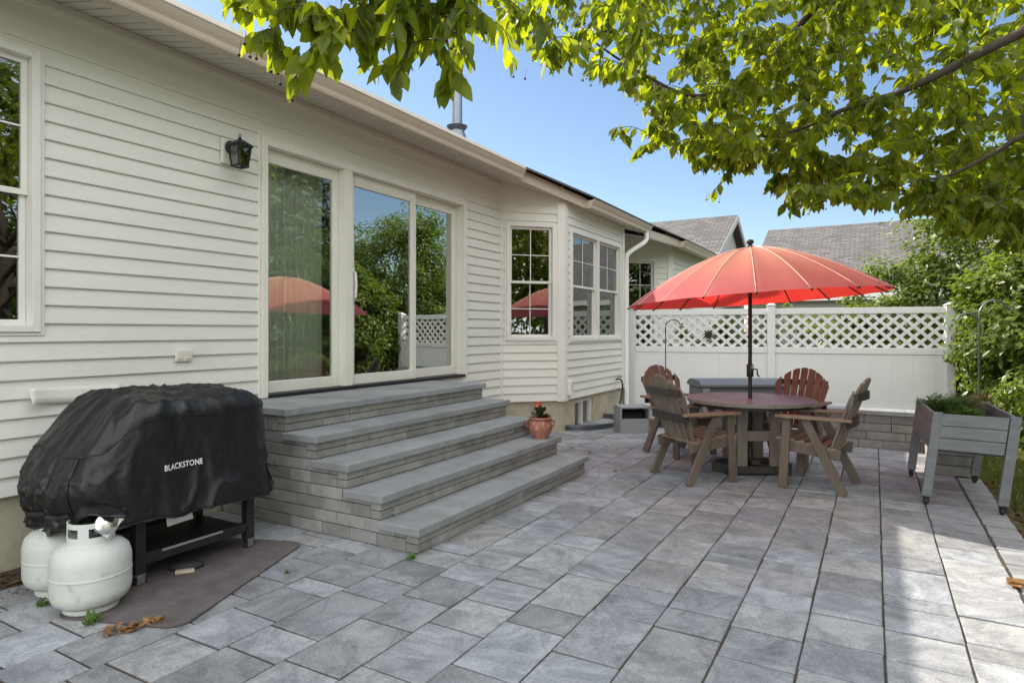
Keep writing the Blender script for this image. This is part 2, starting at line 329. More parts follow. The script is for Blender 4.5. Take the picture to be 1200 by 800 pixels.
# ------------------------------------------------------------------ ground
g = MB(); g.quad((-400, -400, -.05), (400, -400, -.05), (400, 400, -.05), (-400, 400, -.05)).build('lawn_ground', 'grassground', kind='structure')
g = MB(); g.box(-4.43, .70, -3.2, 11.9, -.12, -.009).build('patio_bed', 'joint', kind='structure')
pv = MB()
def slab(mb, x0, x1, y0, y1, z, bev=.0035, dz=.035):
    j = random.uniform(-.0015, .0015); t = [random.uniform(-.002, .002) for _ in range(4)]
    r = lambda: random.uniform(-.003, .003)
    P = [(x0+r(), y0+r()), (x1+r(), y0+r()), (x1+r(), y1+r()), (x0+r(), y1+r())]
    n = len(mb.v); cx = (x0+x1)/2; cy = (y0+y1)/2
    for i, (x, y) in enumerate(P): mb.v.append((x, y, z-dz))
    for i, (x, y) in enumerate(P): mb.v.append((x, y, z-bev+t[i]+j))
    for i, (x, y) in enumerate(P):
        mb.v.append((x+math.copysign(bev, cx-x), y+math.copysign(bev, cy-y), z+t[i]+j))
    for a in (0, 4):
        for i in range(4): k = (i+1) % 4; mb.f.append((n+a+i, n+a+k, n+a+4+k, n+a+4+i))
    mb.f.append((n+8, n+9, n+10, n+11))
PX0 = -.916-.318*11; jt = .0095
for rrow in range(16):
    x0 = PX0+.318*rrow; y = -3.2+random.uniform(0, .3)
    x1 = x0+.318
    if x0 > .6: break
    prevl = 0
    while y < 11.9:
        l = random.choice((.155, .235, .235, .31, .31, .46)) if prevl > .2 else random.choice((.235, .31, .46, .46))
        prevl = l
        if not (x1 < -3.9 and y < 1.75) and not (x1 < -2.6 and 3.3 < y < 5.5 and x1 > -9):
            slab(pv, x0+jt/2, x1-jt/2, y+.0075, y+l-.0075, random.uniform(-.002, .002))
        y += l
pv.build('patio_pavers', 'paver', kind='structure')
bb = MB(); y = -3.2; 
while y < 7.35:
    slab(bb, .69, .875, y+.003, y+.095, -.002); y += .1
bb.build('patio_border', 'border', kind='structure')
# grass blades beside the patio
def blades(mb, n, x0, x1, y0, y1, h, z=-.05, wid=.006):
    for _ in range(n):
        x = random.uniform(x0, x1); y = random.uniform(y0, y1); a = random.uniform(0, 2*PI); hh = h*random.uniform(.5, 1.3)
        dx = math.cos(a)*wid; dy = math.sin(a)*wid; lx = random.gauss(0, .5)*hh; ly = random.gauss(0, .5)*hh
        mb.quad((x-dx, y-dy, z), (x+dx, y+dy, z), (x+lx*.5+dx*.7, y+ly*.5+dy*.7, z+hh*.6), (x+lx*.5-dx*.7, y+ly*.5-dy*.7, z+hh*.6))
        n0 = len(mb.v); mb.v.append((x+lx, y+ly, z+hh)); mb.f.append((n0-2, n0-1, n0))
gb = MB(); blades(gb, 16000, .98, 3.4, 3.5, 11, .05)
blades(gb, 4000, .9, 1.7, 6.5, 9.5, .05)
gb.build('lawn_grass', 'grass', kind='stuff', fix=False)
ml = MB()
def litter(mb, n, x0, x1, y0, y1, z0, s=.03):
    for _ in range(n):
        p = Vector((random.uniform(x0, x1), random.uniform(y0, y1), z0+random.uniform(0, .02)))
        m = Matrix.Rotation(random.uniform(0, 6.3), 3, 'Z') @ Matrix.Rotation(random.gauss(0, .35), 3, 'X') @ Matrix.Rotation(random.gauss(0, .35), 3, 'Y')
        L = s*random.uniform(.5, 1.5); W = L*random.uniform(.25, .6)
        mb.quad(*[p+m @ Vector(q) for q in ((-L, 0, 0), (0, -W, .2*W), (L, 0, 0), (0, W, .2*W))])
litter(ml, 900, -4.4, -3.92, .6, 1.75, -.02, .022)
litter(ml, 700, .88, 1.05, 4.5, 7.6, -.045, .02)
ml.build('leaf_litter', 'mulch', kind='stuff', fix=False)
sb = MB(); sb.box(-4.43, -3.93, -3.2, 1.75, -.05, -.012).build('soil_strip', 'soil', kind='structure')
# ------------------------------------------------------------------ HOUSE
XW = -4.42
house = thing('house', 'cream vinyl sided single storey house with tan gutters and sliding glass doors along the patio', 'house', (XW, 4, 0))
house.location = (0, 0, 0)
class Wall:
    def __init__(s, p0, p1):
        s.p0 = Vector((*p0, 0)); d = Vector((*p1, 0))-s.p0; s.L = d.length; s.t = d.normalized(); s.n = Vector((s.t.y, -s.t.x, 0))
    def P(s, u, o, z): return s.p0+s.t*u+s.n*o+Vector((0, 0, z))
    def box(s, mb, u0, u1, o0, o1, z0, z1):
        c = [s.P(u0, o0, z0), s.P(u1, o0, z0), s.P(u1, o1, z0), s.P(u0, o1, z0), s.P(u0, o0, z1), s.P(u1, o0, z1), s.P(u1, o1, z1), s.P(u0, o1, z1)]
        return mb.hexa(c)
def siding(wl, z0, z1, holes, course=.113, top_band=.0):
    mb = MB(); zs = set([z0, z1]); k = z0
    while k < z1-top_band: zs.add(round(k, 5)); k += course
    courses = sorted(zs)
    def off(z, up):   # profile
        c = (z-z0) % course/course
        if abs(c-1) < 1e-4 or c < 1e-4: c = 0 if up else 1
        return .016*(1-c)+.002
    for hz in holes: zs.add(hz[2]); zs.add(hz[3])
    zs = sorted(z for z in zs if z0 <= z <= z1)
    for a, b in zip(zs[:-1], zs[1:]):
        if b-a < 1e-4: continue
        zm = (a+b)/2; iv = [(0, wl.L)]
        for (h0, h1, hz0, hz1) in holes:
            if hz0 < zm < hz1:
                nv = []
                for (p, q) in iv:
                    if h1 <= p or h0 >= q: nv.append((p, q)); continue
                    if p < h0: nv.append((p, h0))
                    if q > h1: nv.append((h1, q))
                iv = nv
        for (p, q) in iv:
            oa, ob = off(a, True), off(b, False)
            mb.quad(wl.P(p, oa, a), wl.P(q, oa, a), wl.P(q, ob, b), wl.P(p, ob, b))
            if any(abs(a-c) < 1e-4 for c in courses): mb.quad(wl.P(p, -.01, a), wl.P(q, -.01, a), wl.P(q, oa, a), wl.P(p, oa, a))
            # lower bead of a lap
            if any(abs(a-c) < 1e-4 for c in courses): mb.quad(wl.P(p, oa, a), wl.P(q, oa, a), wl.P(q, oa+.0015, a+.006), wl.P(p, oa+.0015, a+.006))
    if wl.L > 4:
        for i in range(0, len(courses)-1, 2):
            u = random.uniform(3.2, wl.L-.2); zz = courses[i]
            if any(h[0]-.03 < u < h[1]+.03 and h[2]-.12 < zz < h[3]+.02 for h in holes): continue
            a, b = zz, courses[i+1]; mb.quad(wl.P(u, .0195, a), wl.P(u+.6, .0186, a), wl.P(u+.6, .0022, b), wl.P(u, .0036, b)); mb.quad(wl.P(u, .004, a), wl.P(u, .0195, a), wl.P(u, .0036, b), wl.P(u, .0, b))
    o = mb.build('wall_siding', 'siding', house, fix=False); return o
def sheath(wl, z0, z1, holes):   # solid wall behind the siding
    mb = MB(); zs = sorted(set([z0, z1]+[h[2] for h in holes]+[h[3] for h in holes]))
    for a, b in zip(zs[:-1], zs[1:]):
        zm = (a+b)/2; iv = [(0, wl.L)]
        for (h0, h1, hz0, hz1) in holes:
            if hz0 < zm < hz1:
                iv2 = []
                for (p, q) in iv:
                    if h1 <= p or h0 >= q: iv2.append((p, q)); continue
                    if p < h0: iv2.append((p, h0))
                    if q > h1: iv2.append((h1, q))
                iv = iv2
        for (p, q) in iv: wl.box(mb, p, q, -.14, -.012, a, b)
    return mb.build('wall_sheathing', 'interior', house)
W1 = Wall((XW, -3), (XW, 7.392)); W2 = Wall((XW, 7.392), (-3.78, 8.032)); W3 = Wall((-3.78, 8.032), (-3.78, 10.45)); W4 = Wall((-3.78, 10.45), (XW, 11.09))
W5 = Wall((XW, 11.09), (XW, 12.0)); W6 = Wall((XW, 12.0), (-3.61, 12.81)); W7 = Wall((-3.61, 12.81), (-3.61, 17))
ZB = .43
holes1 = [(3.6, 4.90, 1.39, 3.09), (6.49, 9.525, .84, 3.015)]
holes2 = [(.075, .785, 1.27, 2.89)]
holes3 = [(.20, 2.26, 1.25, 2.87)]
holes6 = [(.13, .80, .9, 2.86)]
siding(W1, ZB, 3.44, holes1); sheath(W1, ZB, 3.44, holes1)
siding(W2, ZB, 3.425, holes2); sheath(W2, ZB, 3.41, holes2)
siding(W3, ZB, 3.385, holes3); sheath(W3, ZB, 3.385, holes3)
siding(W4, ZB, 3.385, []); sheath(W4, ZB, 3.385, [])
siding(W5, ZB, 3.4, []); sheath(W5, ZB, 3.4, [])
siding(W6, ZB, 3.385, holes6); sheath(W6, ZB, 3.385, holes6)
siding(W7, ZB, 3.385, []); sheath(W7, ZB, 3.385, [])
# foundation
fb = MB()
for wl in (W1, W2, W4, W5, W6, W7): wl.box(fb, 0, wl.L, -.22, -.02, -.3, ZB-.002)
for (a, b, z0, z1) in ((0, .42, -.3, ZB-.002), (1.12, W3.L, -.3, ZB-.002), (.42, 1.12, .38, ZB-.002), (.42, 1.12, -.5, -.2)): W3.box(fb, a, b, -.22, -.02, z0, z1)
fb.build('foundation', 'concrete', house)
# corner posts
for wl, a, b in ((W2, W2.L-.10, W2.L+.008), (W3, .0, .09), (W3, W3.L-.09, W3.L+.008), (W4, .0, .09), (W6, W6.L-.09, W6.L+.008), (W7, .0, .09)):
    cp = MB(); wl.box(cp, a, b, -.01, .026, ZB-.012, 3.2); cp.build('corner_post', 'trim', house, bevel=.003)
cp = MB(); W1.box(cp, W1.L-.035, W1.L-.001, 0, .034, ZB, 3.40); cp.build('corner_post', 'trim', house, bevel=.003)
# other walls, hidden interior
ob = MB(); ob.box(-11.5, XW, -3.2, -3.0, -.3, 3.4); ob.box(-11.5, -3.75, 16.9, 17.1, -.3, 3.2); ob.box(-11.6, -11.4, -3.2, 17.1, -.3, 3.4)
ob.build('rear_wall', 'siding', house)
iv = MB(); iv.box(-8.2, -8.1, -3, 16.9, .8, 3.2); iv.box(-8.1, XW-.15, -3, 16.9, .70, .80); iv.box(-8.1, XW-.15, -3, 16.9, 3.05, 3.1)
iv.build('interior_room', 'interior', house)
# soffit
sf = MB()
def sheet(mb, poly, th=.012):
    n = len(poly); b = len(mb.v); mb.v += [tuple(p) for p in poly]+[(p[0], p[1], p[2]+th) for p in poly]
    mb.f.append(tuple(b+i for i in range(n))); mb.f.append(tuple(b+n+i for i in reversed(range(n))))
    for i in range(n): j = (i+1) % n; mb.f.append((b+i, b+j, b+n+j, b+n+i))
XE = -3.93
# soffit boards with vented grooves: each board a strip across the overhang
def soffit_z(x): return 3.33+(x-XE)/(XW-XE)*(3.445-3.33)
y = -3.2; k = 0
while y < 7.0:
    y1 = y+.102
    sheet(sf, [(XW+.0, y+.003, soffit_z(XW)), (XE, y+.003, soffit_z(XE)), (XE, y1-.009, soffit_z(XE)), (XW, y1-.009, soffit_z(XW))], .01)
    y = y1
sfb = MB(); sheet(sfb, [(XW, -3.2, soffit_z(XW)+.014), (XE, -3.2, soffit_z(XE)+.014), (XE, 7.1, soffit_z(XE)+.014), (XW, 7.4, soffit_z(XW)+.014)], .01)
sfb.build('soffit_vent_shade', 'vent', house)  # near-black sheet puts the shade into the gaps between the soffit boards
E2 = -3.60
sheet(sf, [(XW, 7.0, 3.44), (XE, 7.0, 3.335), (E2, 8.4, 3.17), (-3.78, 8.4, 3.225), (-3.78, 8.03, 3.235), (XW, 7.392, 3.43)])
sheet(sf, [(-3.80, 8.4, 3.225), (E2, 8.4, 3.17), (E2, 11.2, 3.17), (-3.80, 11.2, 3.225)])
sheet(sf, [(XW-.02, 10.3, 3.42), (-3.80, 10.3, 3.225), (-3.80, 11.2, 3.225), (-3.9, 13, 3.25), (XW-.02, 13, 3.42)])
sheet(sf, [(XW, 11.2, 3.30), (-3.56, 11.2, 3.10), (-3.33, 12.4, 3.06), (-3.33, 17.2, 3.06), (-3.7, 17.2, 3.2), (-3.7, 12.8, 3.2), (XW, 12.0, 3.32)])
sf.build('soffit', 'soffit', house)
fz = MB()   # frieze strip where the wall meets the soffit
W1.box(fz, 0, W1.L-.02, .0, .022, 3.40, 3.437)
fz.build('frieze_trim', 'soffit', house)
# fascia + gutters (K profile swept along y)
def gutter(x, z, y0, y1, name='gutter'):
    prof = [(0, 0), (.075, 0), (.082, .015), (.086, .045), (.105, .075), (.118, .10), (.122, .112), (.128, .114), (.128, .122), (.116, .122), (.108, .10), (.092, .074), (.078, .046), (.074, .01), (.006, .01), (.006, .12), (0, .12)]
    mb = MB(); mb.prism([(p[0], p[1]) for p in prof], lambda a, b, h: (x+a, h, z+b), y0, y1)
    for yy in (y0+.002, y1-.006): mb.prism([(.004, .004), (.078, .004), (.09, .05), (.118, .11), (.004, .11)], lambda a, b, h: (x+a, h, z+b), yy, yy+.004)
    return mb.build(name, 'gutter', house)
fa = MB()
fa.box(XE-.02, XE+.004, -3.2, 7.0, 3.325, 3.47)
fa.build('fascia_board', 'gutter', house)
gutter(XE+.006, 3.318, -3.2, 6.98)
def obl(a, b, z0a, z1a, z0b, z1b, th, name, m):
    a = Vector(a); b = Vector(b); d = (b-a).normalized(); n = Vector((d.y, -d.x))*th; mb = MB()
    mb.hexa([(a.x, a.y, z0a), (b.x, b.y, z0b), (b.x-n.x, b.y-n.y, z0b), (a.x-n.x, a.y-n.y, z0a), (a.x, a.y, z1a), (b.x, b.y, z1b), (b.x-n.x, b.y-n.y, z1b), (a.x-n.x, a.y-n.y, z1a)])
    return mb.build(name, m, house)
obl((XE+.01, 6.99), (E2, 8.4), 3.325, 3.47, 3.165, 3.31, .02, 'fascia_board', 'gutter')
obl((E2, 8.4), (E2, 11.2), 3.165, 3.30, 3.165, 3.30, .02, 'fascia_board', 'gutter')
gutter(E2+.002, 3.165, 8.4, 11.15)
obl((-3.56, 11.2), (-3.33, 12.4), 3.09, 3.24, 3.05, 3.2, .02, 'fascia_board', 'gutter')
gutter(-3.33, 3.05, 12.4, 17.1)
# downspout
ds = MB()
pts = [(E2+.06, 11.0, 3.18), (E2+.06, 11.0, 3.04), (E2+.03, 10.93, 2.97), (-3.70, 10.62, 2.80), (-3.735, 10.51, 2.72), (-3.735, 10.49, 2.60), (-3.735, 10.49, .18), (-3.70, 10.45, .10), (-3.62, 10.35, .06)]
ds.tube(pts, .042, 8); ds.build('downspout', 'trim', house, smooth='auto')
# roof
PITCH = .43; RXG = -7.9
def rz(x): return 3.465+PITCH*(XE+.08-x)
rf = MB()
def rsheet(pts, th=.026): sheet(rf, [(x, y, z) for x, y, z in pts], th)
RT = rz(RXG)
xe = XE+.10
rsheet([(xe, -3.35, rz(xe)), (xe, 7.0, rz(xe)), (RXG, 7.0, RT), (RXG, -3.35, RT)])
rsheet([(xe, 7.0, rz(xe)), (E2+.1, 8.4, rz(E2+.1)), (E2+.1, 11.2, rz(E2+.1)), (-3.25, 12.4, rz(-3.25)), (-3.25, 17.3, rz(-3.25)), (RXG, 17.3, RT), (RXG, 7.0, RT)])
rsheet([(RXG, -3.35, RT), (RXG, 17.3, RT), (-12, 17.3, RT-1.75), (-12, -3.35, RT-1.75)])
gb2 = MB()
for yy in (-3.1,): gb2.prism([(XW, 3.4), (RXG, RT-.06), (-11.5, 3.4)], lambda a, b, h: (a, h, b), yy-.06, yy+.06)
rf.build('roof', 'roof', house)
gb2.build('gable_wall', 'siding', house)
gb3 = MB(); gb3.prism([(XW, 3.4), (RXG, RT-.06), (-11.5, 3.4)], lambda a, b, h: (a, h, b), 16.94, 17.06); gb3.build('gable_wall', 'siding', house)
de = MB(); de.box(xe-.03, xe+.008, -3.35, 7.0, rz(xe)-.02, rz(xe)+.03); de.build('drip_edge', 'trim', house)
# flue pipe on the roof
fl = thing('flue_pipe', 'tall galvanised metal flue pipe standing on the roof above the glass doors', 'flue pipe', (-6, 8.62, rz(-6)))
MB().lathe([(.235, -.12), (.235, .02), (.10, .36), (.10, .38)], n=28).build('flashing_cone', 'galv', fl, smooth='auto')
MB().lathe([(.095, .30), (.17, .385), (.175, .40), (.10, .43)], n=28).build('storm_collar', 'galv', fl, smooth='auto')
MB().lathe([(.085, .36), (.085, 1.6)], n=28).build('pipe', 'galv', fl, smooth='auto')
MB().lathe([(.09, 1.6), (.16, 1.62), (.16, 1.8), (.05, 1.86)], n=28).build('rain_cap', 'galv', fl, smooth='auto')
# windows -----------------------------------------------------------
def window(wl, u0, u1, z0, z1, units=1, grid=True, casing=.045, panem='glass2', rows=(2, 2), recess=.05, split=.5, lowgrid=True):
    mb = MB()
    # casing (proud of the siding), J-channel edge, jambs, sill
    for a, b, c, d in ((u0-.005, u0+casing, z0, z1), (u1-casing, u1+.005, z0, z1), (u0+casing, u1-casing, z1-casing, z1), (u0+casing, u1-casing, z0, z0+casing)):
        wl.box(mb, a, b, -.08, .034, c, d)
    for a, b, c, d in ((u0-.03, u0-.006, z0-.02, z1+.02), (u1+.006, u1+.03, z0-.02, z1+.02), (u0-.006, u1+.006, z1+.002, z1+.022), (u0-.006, u1+.006, z0-.022, z0-.002)):
        wl.box(mb, a, b, -.0, .022, c, d)
    uw = (u1-u0-2*casing)
    for k in range(1, units): 
        c = u0+casing+uw*k/units; wl.box(mb, c-.035, c+.035, -.08, .030, z0+casing, z1-casing)
    fr = mb.build('window', 'trim', house, bevel=.003)
    for k in range(units):
        a = u0+casing+uw*k/units+(.035 if k else 0); b = u0+casing+uw*(k+1)/units-(.035 if k < units-1 else 0)
        zm = z0+casing+(z1-z0-2*casing)*split
        for (c, d, o, up) in ((zm-.02, z1-casing, -.02, 1), (z0+casing, zm+.02, -.045, 0)):
            s = MB(); st = .035
            wl.box(s, a+.002, a+st, o-.025, o, c, d); wl.box(s, b-st, b-.002, o-.025, o, c, d)
            wl.box(s, a+st, b-st, o-.025, o, d-st, d); wl.box(s, a+st, b-st, o-.025, o, c, c+st)
            if grid and (up or lowgrid):
                um = (a+b)/2; wl.box(s, um-.006, um+.006, o-.014, o-.004, c+st, d-st)
                zz = (c+d)/2; wl.box(s, a+st, um-.007, o-.014, o-.004, zz-.006, zz+.006); wl.box(s, um+.007, b-st, o-.014, o-.004, zz-.006, zz+.006)
            s.build('sash', 'trim', fr, bevel=.002)
            pn = MB(); pn.quad(wl.P(a+st-.004, o-.018, c+st-.004), wl.P(b-st+.004, o-.018, c+st-.004), wl.P(b-st+.004, o-.018, d-st+.004), wl.P(a+st-.004, o-.018, d-st+.004))
            pn.build('pane', panem, fr, fix=False)
    return fr
window(W1, 3.65, 4.895, 1.395, 3.085, 1, True, .04, lowgrid=True)
window(W2, .08, .78, 1.275, 2.885, 1, True, .045, panem='glass2')
window(W3, .205, 2.255, 1.255, 2.865, 2, True, .05, lowgrid=False)
window(W6, .135, .795, .905, 2.855, 1, True, .05, lowgrid=True)
# basement window in the bay foundation
bw = MB()
for a, b, c, d in ((.42, .46, -.2, .38), (1.08, 1.12, -.2, .38), (.46, 1.08, .34, .38), (.46, 1.08, -.2, -.16), (.755, .785, -.16, .34)): W3.box(bw, a, b, -.16, -.05, c, d)
bwo = bw.build('basement_window', 'trim', house, bevel=.003)
pn = MB(); pn.quad(W3.P(.46, -.11, -.16), W3.P(1.08, -.11, -.16), W3.P(1.08, -.11, .34), W3.P(.46, -.11, .34)); pn.build('pane', 'glass2', bwo, fix=False)
# sliding doors -------------------------------------------------------
def yw(u): return u+3.0   # world y -> wall coordinate
def frame(mb, wl, a, b, c, d, o0, o1, st, sb_, st_top=None):
    tt = st_top or st
    wl.box(mb, a, a+st, o0, o1, c, d); wl.box(mb, b-st, b, o0, o1, c, d)
    wl.box(mb, a+st, b-st, o0, o1, d-tt, d); wl.box(mb, a+st, b-st, o0, o1, c, c+sb_)
dm = MB(); z0, z1 = .845, 3.01
for a, b, c, d in ((3.495, 3.555, z0, z1), (6.46, 6.52, z0, z1), (3.555, 6.46, z1-.06, z1)): W1.box(dm, yw(a), yw(b), -.14, .036, c, d)
W1.box(dm, yw(4.435), yw(4.545), -.14, .03, z0+.03, z1-.06)
for a, b, c, d in ((3.47, 3.493, z0, z1+.03), (6.522, 6.545, z0, z1+.03), (3.493, 6.522, z1+.002, z1+.03)): W1.box(dm, yw(a), yw(b), 0, .022, c, d)
door = dm.build('sliding_door_frame', 'cream', house, bevel=.004)
sl = MB(); W1.box(sl, yw(3.555), yw(6.46), -.14, .05, .842, .872); sl.build('threshold', 'black', door)
panels = [(3.557, 4.433, -.05), (4.547, 5.60, -.035), (5.50, 6.458, -.085)]
for i, (a, b, o) in enumerate(panels):
    p = MB(); frame(p, W1, yw(a), yw(b), .874, 2.948, o-.04, o, .085 if i else .07, .10, .115)
    po = p.build('door_panel', 'cream', house, bevel=.004)
    gp = MB(); s_ = .08 if i else .065; gp.quad(W1.P(yw(a)+s_, o-.02, .97), W1.P(yw(b)-s_, o-.02, .97), W1.P(yw(b)-s_, o-.02, 2.838), W1.P(yw(a)+s_, o-.02, 2.838))
    gp.build('pane', 'glass' if i else 'glass3', po, fix=False)
    if i == 1:
        hm = MB(); u = yw(4.60)
        hm.tube([W1.P(u, o, 1.71), W1.P(u, o+.045, 1.73), W1.P(u, o+.055, 1.85), W1.P(u, o+.045, 1.97), W1.P(u, o, 1.99)], .014, 8); W1.box(hm, u-.022, u+.022, o+.001, o+.014, 1.68, 2.02)
        hm.build('handle', 'trim', po, bevel=.003)
# curtains behind the left glass
cu = MB(); n = 60; 
for i in range(n):
    y0 = 3.6+.80*i/n; y1 = 3.6+.80*(i+1)/n
    xa = -4.66+.02*math.sin(i*1.1); xb = -4.66+.02*math.sin((i+1)*1.1)
    cu.quad((xa, y0, .86), (xb, y1, .86), (xb, y1, 2.95), (xa, y0, 2.95))
tag(cu.build('curtain', 'curtain', smooth=True, fix=False), 'pale sheer curtain hanging behind the left fixed glass door pane', 'curtain')
for (a, b, sd_) in ((.29, 1.17, 'left'), (1.30, 2.16, 'right')):
    lb = MB(); n = 40
    for i in range(n):
        u0 = a+(b-a)*i/n; u1 = a+(b-a)*(i+1)/n
        lb.quad(W3.P(u0, -.13+.008*math.sin(i*1.5), 2.0), W3.P(u1, -.13+.008*math.sin(i*1.5+1.5), 2.0), W3.P(u1, -.13+.008*math.sin(i*1.5+1.5), 2.85), W3.P(u0, -.13+.008*math.sin(i*1.5), 2.85))
    lb.build('lace_shade', 'lace', house, smooth=True, fix=False)
# loose strip of siding curling off above the grill
ls = MB(); n = 16; prof_ = [(.0, .935), (.012, .94), (.010, .975), (.006, 1.01), (.001, 1.045)]
for i in range(n+1):
    f0 = i/n; y0 = 1.83+.55*f0; c = .014+.06*max(0, .35-f0)**2*6
    for o_, z_ in prof_: ls.v.append(tuple(W1.P(yw(y0), c*(1.4 if z_ < .96 else 1)+o_, z_+.03*(1-f0)*(1 if z_ < 1.02 else .3))))
for i in range(n):
    for k in range(4): a = i*5+k; ls.f.append((a, a+1, a+6, a+5))
so_ = ls.build('loose_siding_strip', 'siding', house, smooth=True, fix=False); sol = so_.modifiers.new('s', 'SOLIDIFY'); sol.thickness = .004
# ------------------------------------------------------------------ wall lamp
lp = thing('wall_lamp', 'black carriage style wall lantern on a cream block beside the sliding doors', 'wall lamp', (XW+.02, 3.17, 2.8))
MB().box(0, .035, -.055, .055, -.10, .10).build('mounting_block', 'pvc', lp, bevel=.008)
m_ = MB(); m_.lathe([(.052, 0), (.055, .012), (.04, .028), (.015, .035)], n=24); m_.xf(Matrix.Translation((.035, .015, .03)) @ Matrix.Rotation(PI/2, 4, 'Y')); m_.tube([(.06, .015, .03), (.10, .015, .05), (.135, .015, .055)], .010, 8)
m_.build('bracket', 'black', lp, smooth='auto')
c0 = Vector((.145, .015, -.05))
cg = MB()
for sx in (-1, 1):
    for sy in (-1, 1): cg.bar(c0+Vector((sx*.058, sy*.058, .075)), c0+Vector((sx*.042, sy*.042, -.075)), .009, .009)
for z, r in ((-.078, .046), (.075, .064)):
    for s1 in (-1, 1): cg.box(c0.x-r, c0.x+r, c0.y+s1*r-.006, c0.y+s1*r+.006, c0.z+z-.005, c0.z+z+.005); cg.box(c0.x+s1*r-.006, c0.x+s1*r+.006, c0.y-r+.007, c0.y+r-.007, c0.z+z-.005, c0.z+z+.005)
cg.build('cage', 'black', lp)
rp = MB(); rp.hexa([c0+Vector((sx*.075, sy*.075, .083)) for sx, sy in ((-1, -1), (1, -1), (1, 1), (-1, 1))]+[c0+Vector((sx*.022, sy*.022, .125)) for sx, sy in ((-1, -1), (1, -1), (1, 1), (-1, 1))]); rp.lathe([(.02, .125), (.012, .14), (.004, .15)], tuple(c0), 12)
rp.tube([c0+Vector((.014*math.cos(a), 0, .16+.014*math.sin(a))) for a in np.linspace(0, 2*PI, 13)], .003, 6, cap=False)
rp.build('roof_cap', 'black', lp)
lg = MB()
for k in range(4):
    q = [(-1, -1), (1, -1), (1, 1), (-1, 1)]; a = q[k]; b = q[(k+1) % 4]
    lg.quad(c0+Vector((a[0]*.042, a[1]*.042, -.072)), c0+Vector((b[0]*.042, b[1]*.042, -.072)), c0+Vector((b[0]*.056, b[1]*.056, .072)), c0+Vector((a[0]*.056, a[1]*.056, .072)))
lg.build('glass_panel', 'lampglass', lp, fix=False)
# outlet
ot = thing('outlet_cover', 'small white double outlet cover on the siding above the black grill cover', 'outlet', (XW+.014, 2.82, 1.225))
MB().box(0, .016, -.065, .065, -.045, .045).build('cover_plate', 'trim', ot, bevel=.004)
for s_ in (-1, 1): MB().box(.017, .024, s_*.031-.02, s_*.031+.02, -.03, .03).build('flip_lid', 'pvc', ot, bevel=.004)
# bay wall little things
bx = thing('junction_box', 'small white utility box low on the bay corner post', 'utility box', tuple(W3.P(.14, .018, .60)))
MB().box(0, .05, -.05, .05, -.10, .10).build('housing', 'trim', bx, bevel=.006)
MB().box(.051, .056, -.035, .035, -.02, .07).build('front_lid', 'pvc', bx, bevel=.003)
sp = thing('spigot', 'dark hose spigot on the bay wall above the window well', 'spigot', tuple(W3.P(2.02, .02, .60)))
MB().tube([(0, 0, 0), (.08, 0, 0), (.11, 0, -.05)], .014, 8).build('spout', 'black', sp, smooth=True)
MB().lathe([(.035, .03), (.038, .036), (.035, .042)], (.06, 0, 0), 14).build('handle', 'black', sp)
hs = MB(); P3 = W3.P(2.02, .13, .54)
hs.tube([P3, P3+Vector((.02, -.04, -.1)), P3+Vector((.02, -.15, -.30)), P3+Vector((.03, -.35, -.46)), P3+Vector((.10, -.55, -.54)), P3+Vector((.2, -.75, -.52)), P3+Vector((.3, -.9, -.42)), (-3.13, 8.62, .20)], .016, 8)
tag(hs.build('garden_hose', 'dark', smooth=True), 'black garden hose drooping from the spigot to the grey hose box', 'hose')
ww = MB(); n = 24; yc = 8.86; 
for i in range(n):
    a0 = PI*i/n; a1 = PI*(i+1)/n
    f = lambda a, r: (-3.79+.50*math.sin(a)*r, yc-.72*math.cos(a)*r)
    for (r0, z0, r1, z1) in ((1, -.3, 1, .03), (1, .03, 1.04, .045), (1.04, .045, 1.04, .075), (1.04, .075, .97, .075), (.97, .075, .97, -.3)):
        p, q = f(a0, r0), f(a1, r0); p2, q2 = f(a0, r1), f(a1, r1)
        ww.quad((*p, z0), (*q, z0), (*q2, z1), (*p2, z1))
tag(ww.build('window_well', 'galv', smooth='auto'), 'curved metal window well around the basement window of the bay', 'window well')
# hose box
hb = thing('hose_box', 'grey plastic hose reel box with open front by the bay corner', 'hose box', (-2.93, 8.46, 0), YAW+.1)
MB().box(-.21, -.185, -.16, .2, 0, .37).build('side_panel', 'greybox', hb, bevel=.008); MB().box(.185, .21, -.16, .2, 0, .37).build('side_panel', 'greybox', hb, bevel=.008)
MB().box(-.185, .185, -.16, .2, .34, .365).build('top_panel', 'greybox', hb, bevel=.006)
MB().box(-.184, .184, -.15, -.12, .0, .20).build('front_panel', 'greybox', hb, bevel=.006)
MB().box(-.184, .184, .17, .19, .0, .338).build('back_panel', 'black', hb)
r_ = MB(); r_.lathe([(.13, -.16), (.13, -.15), (.05, -.14), (.05, .14), (.13, .15), (.13, .16)], n=24); r_.xf(Matrix.Translation((0, .03, .18)) @ Matrix.Rotation(PI/2, 4, 'Y')); ro = r_.build('hose_reel', 'black', hb, smooth='auto')
hc = MB(); hc.tube([(-.13+.26*i/120, .03+.085*math.cos(i*.45), .18+.085*math.sin(i*.45)) for i in range(120)], .013, 6); hc.build('coiled_hose', 'dark', ro, smooth=True)
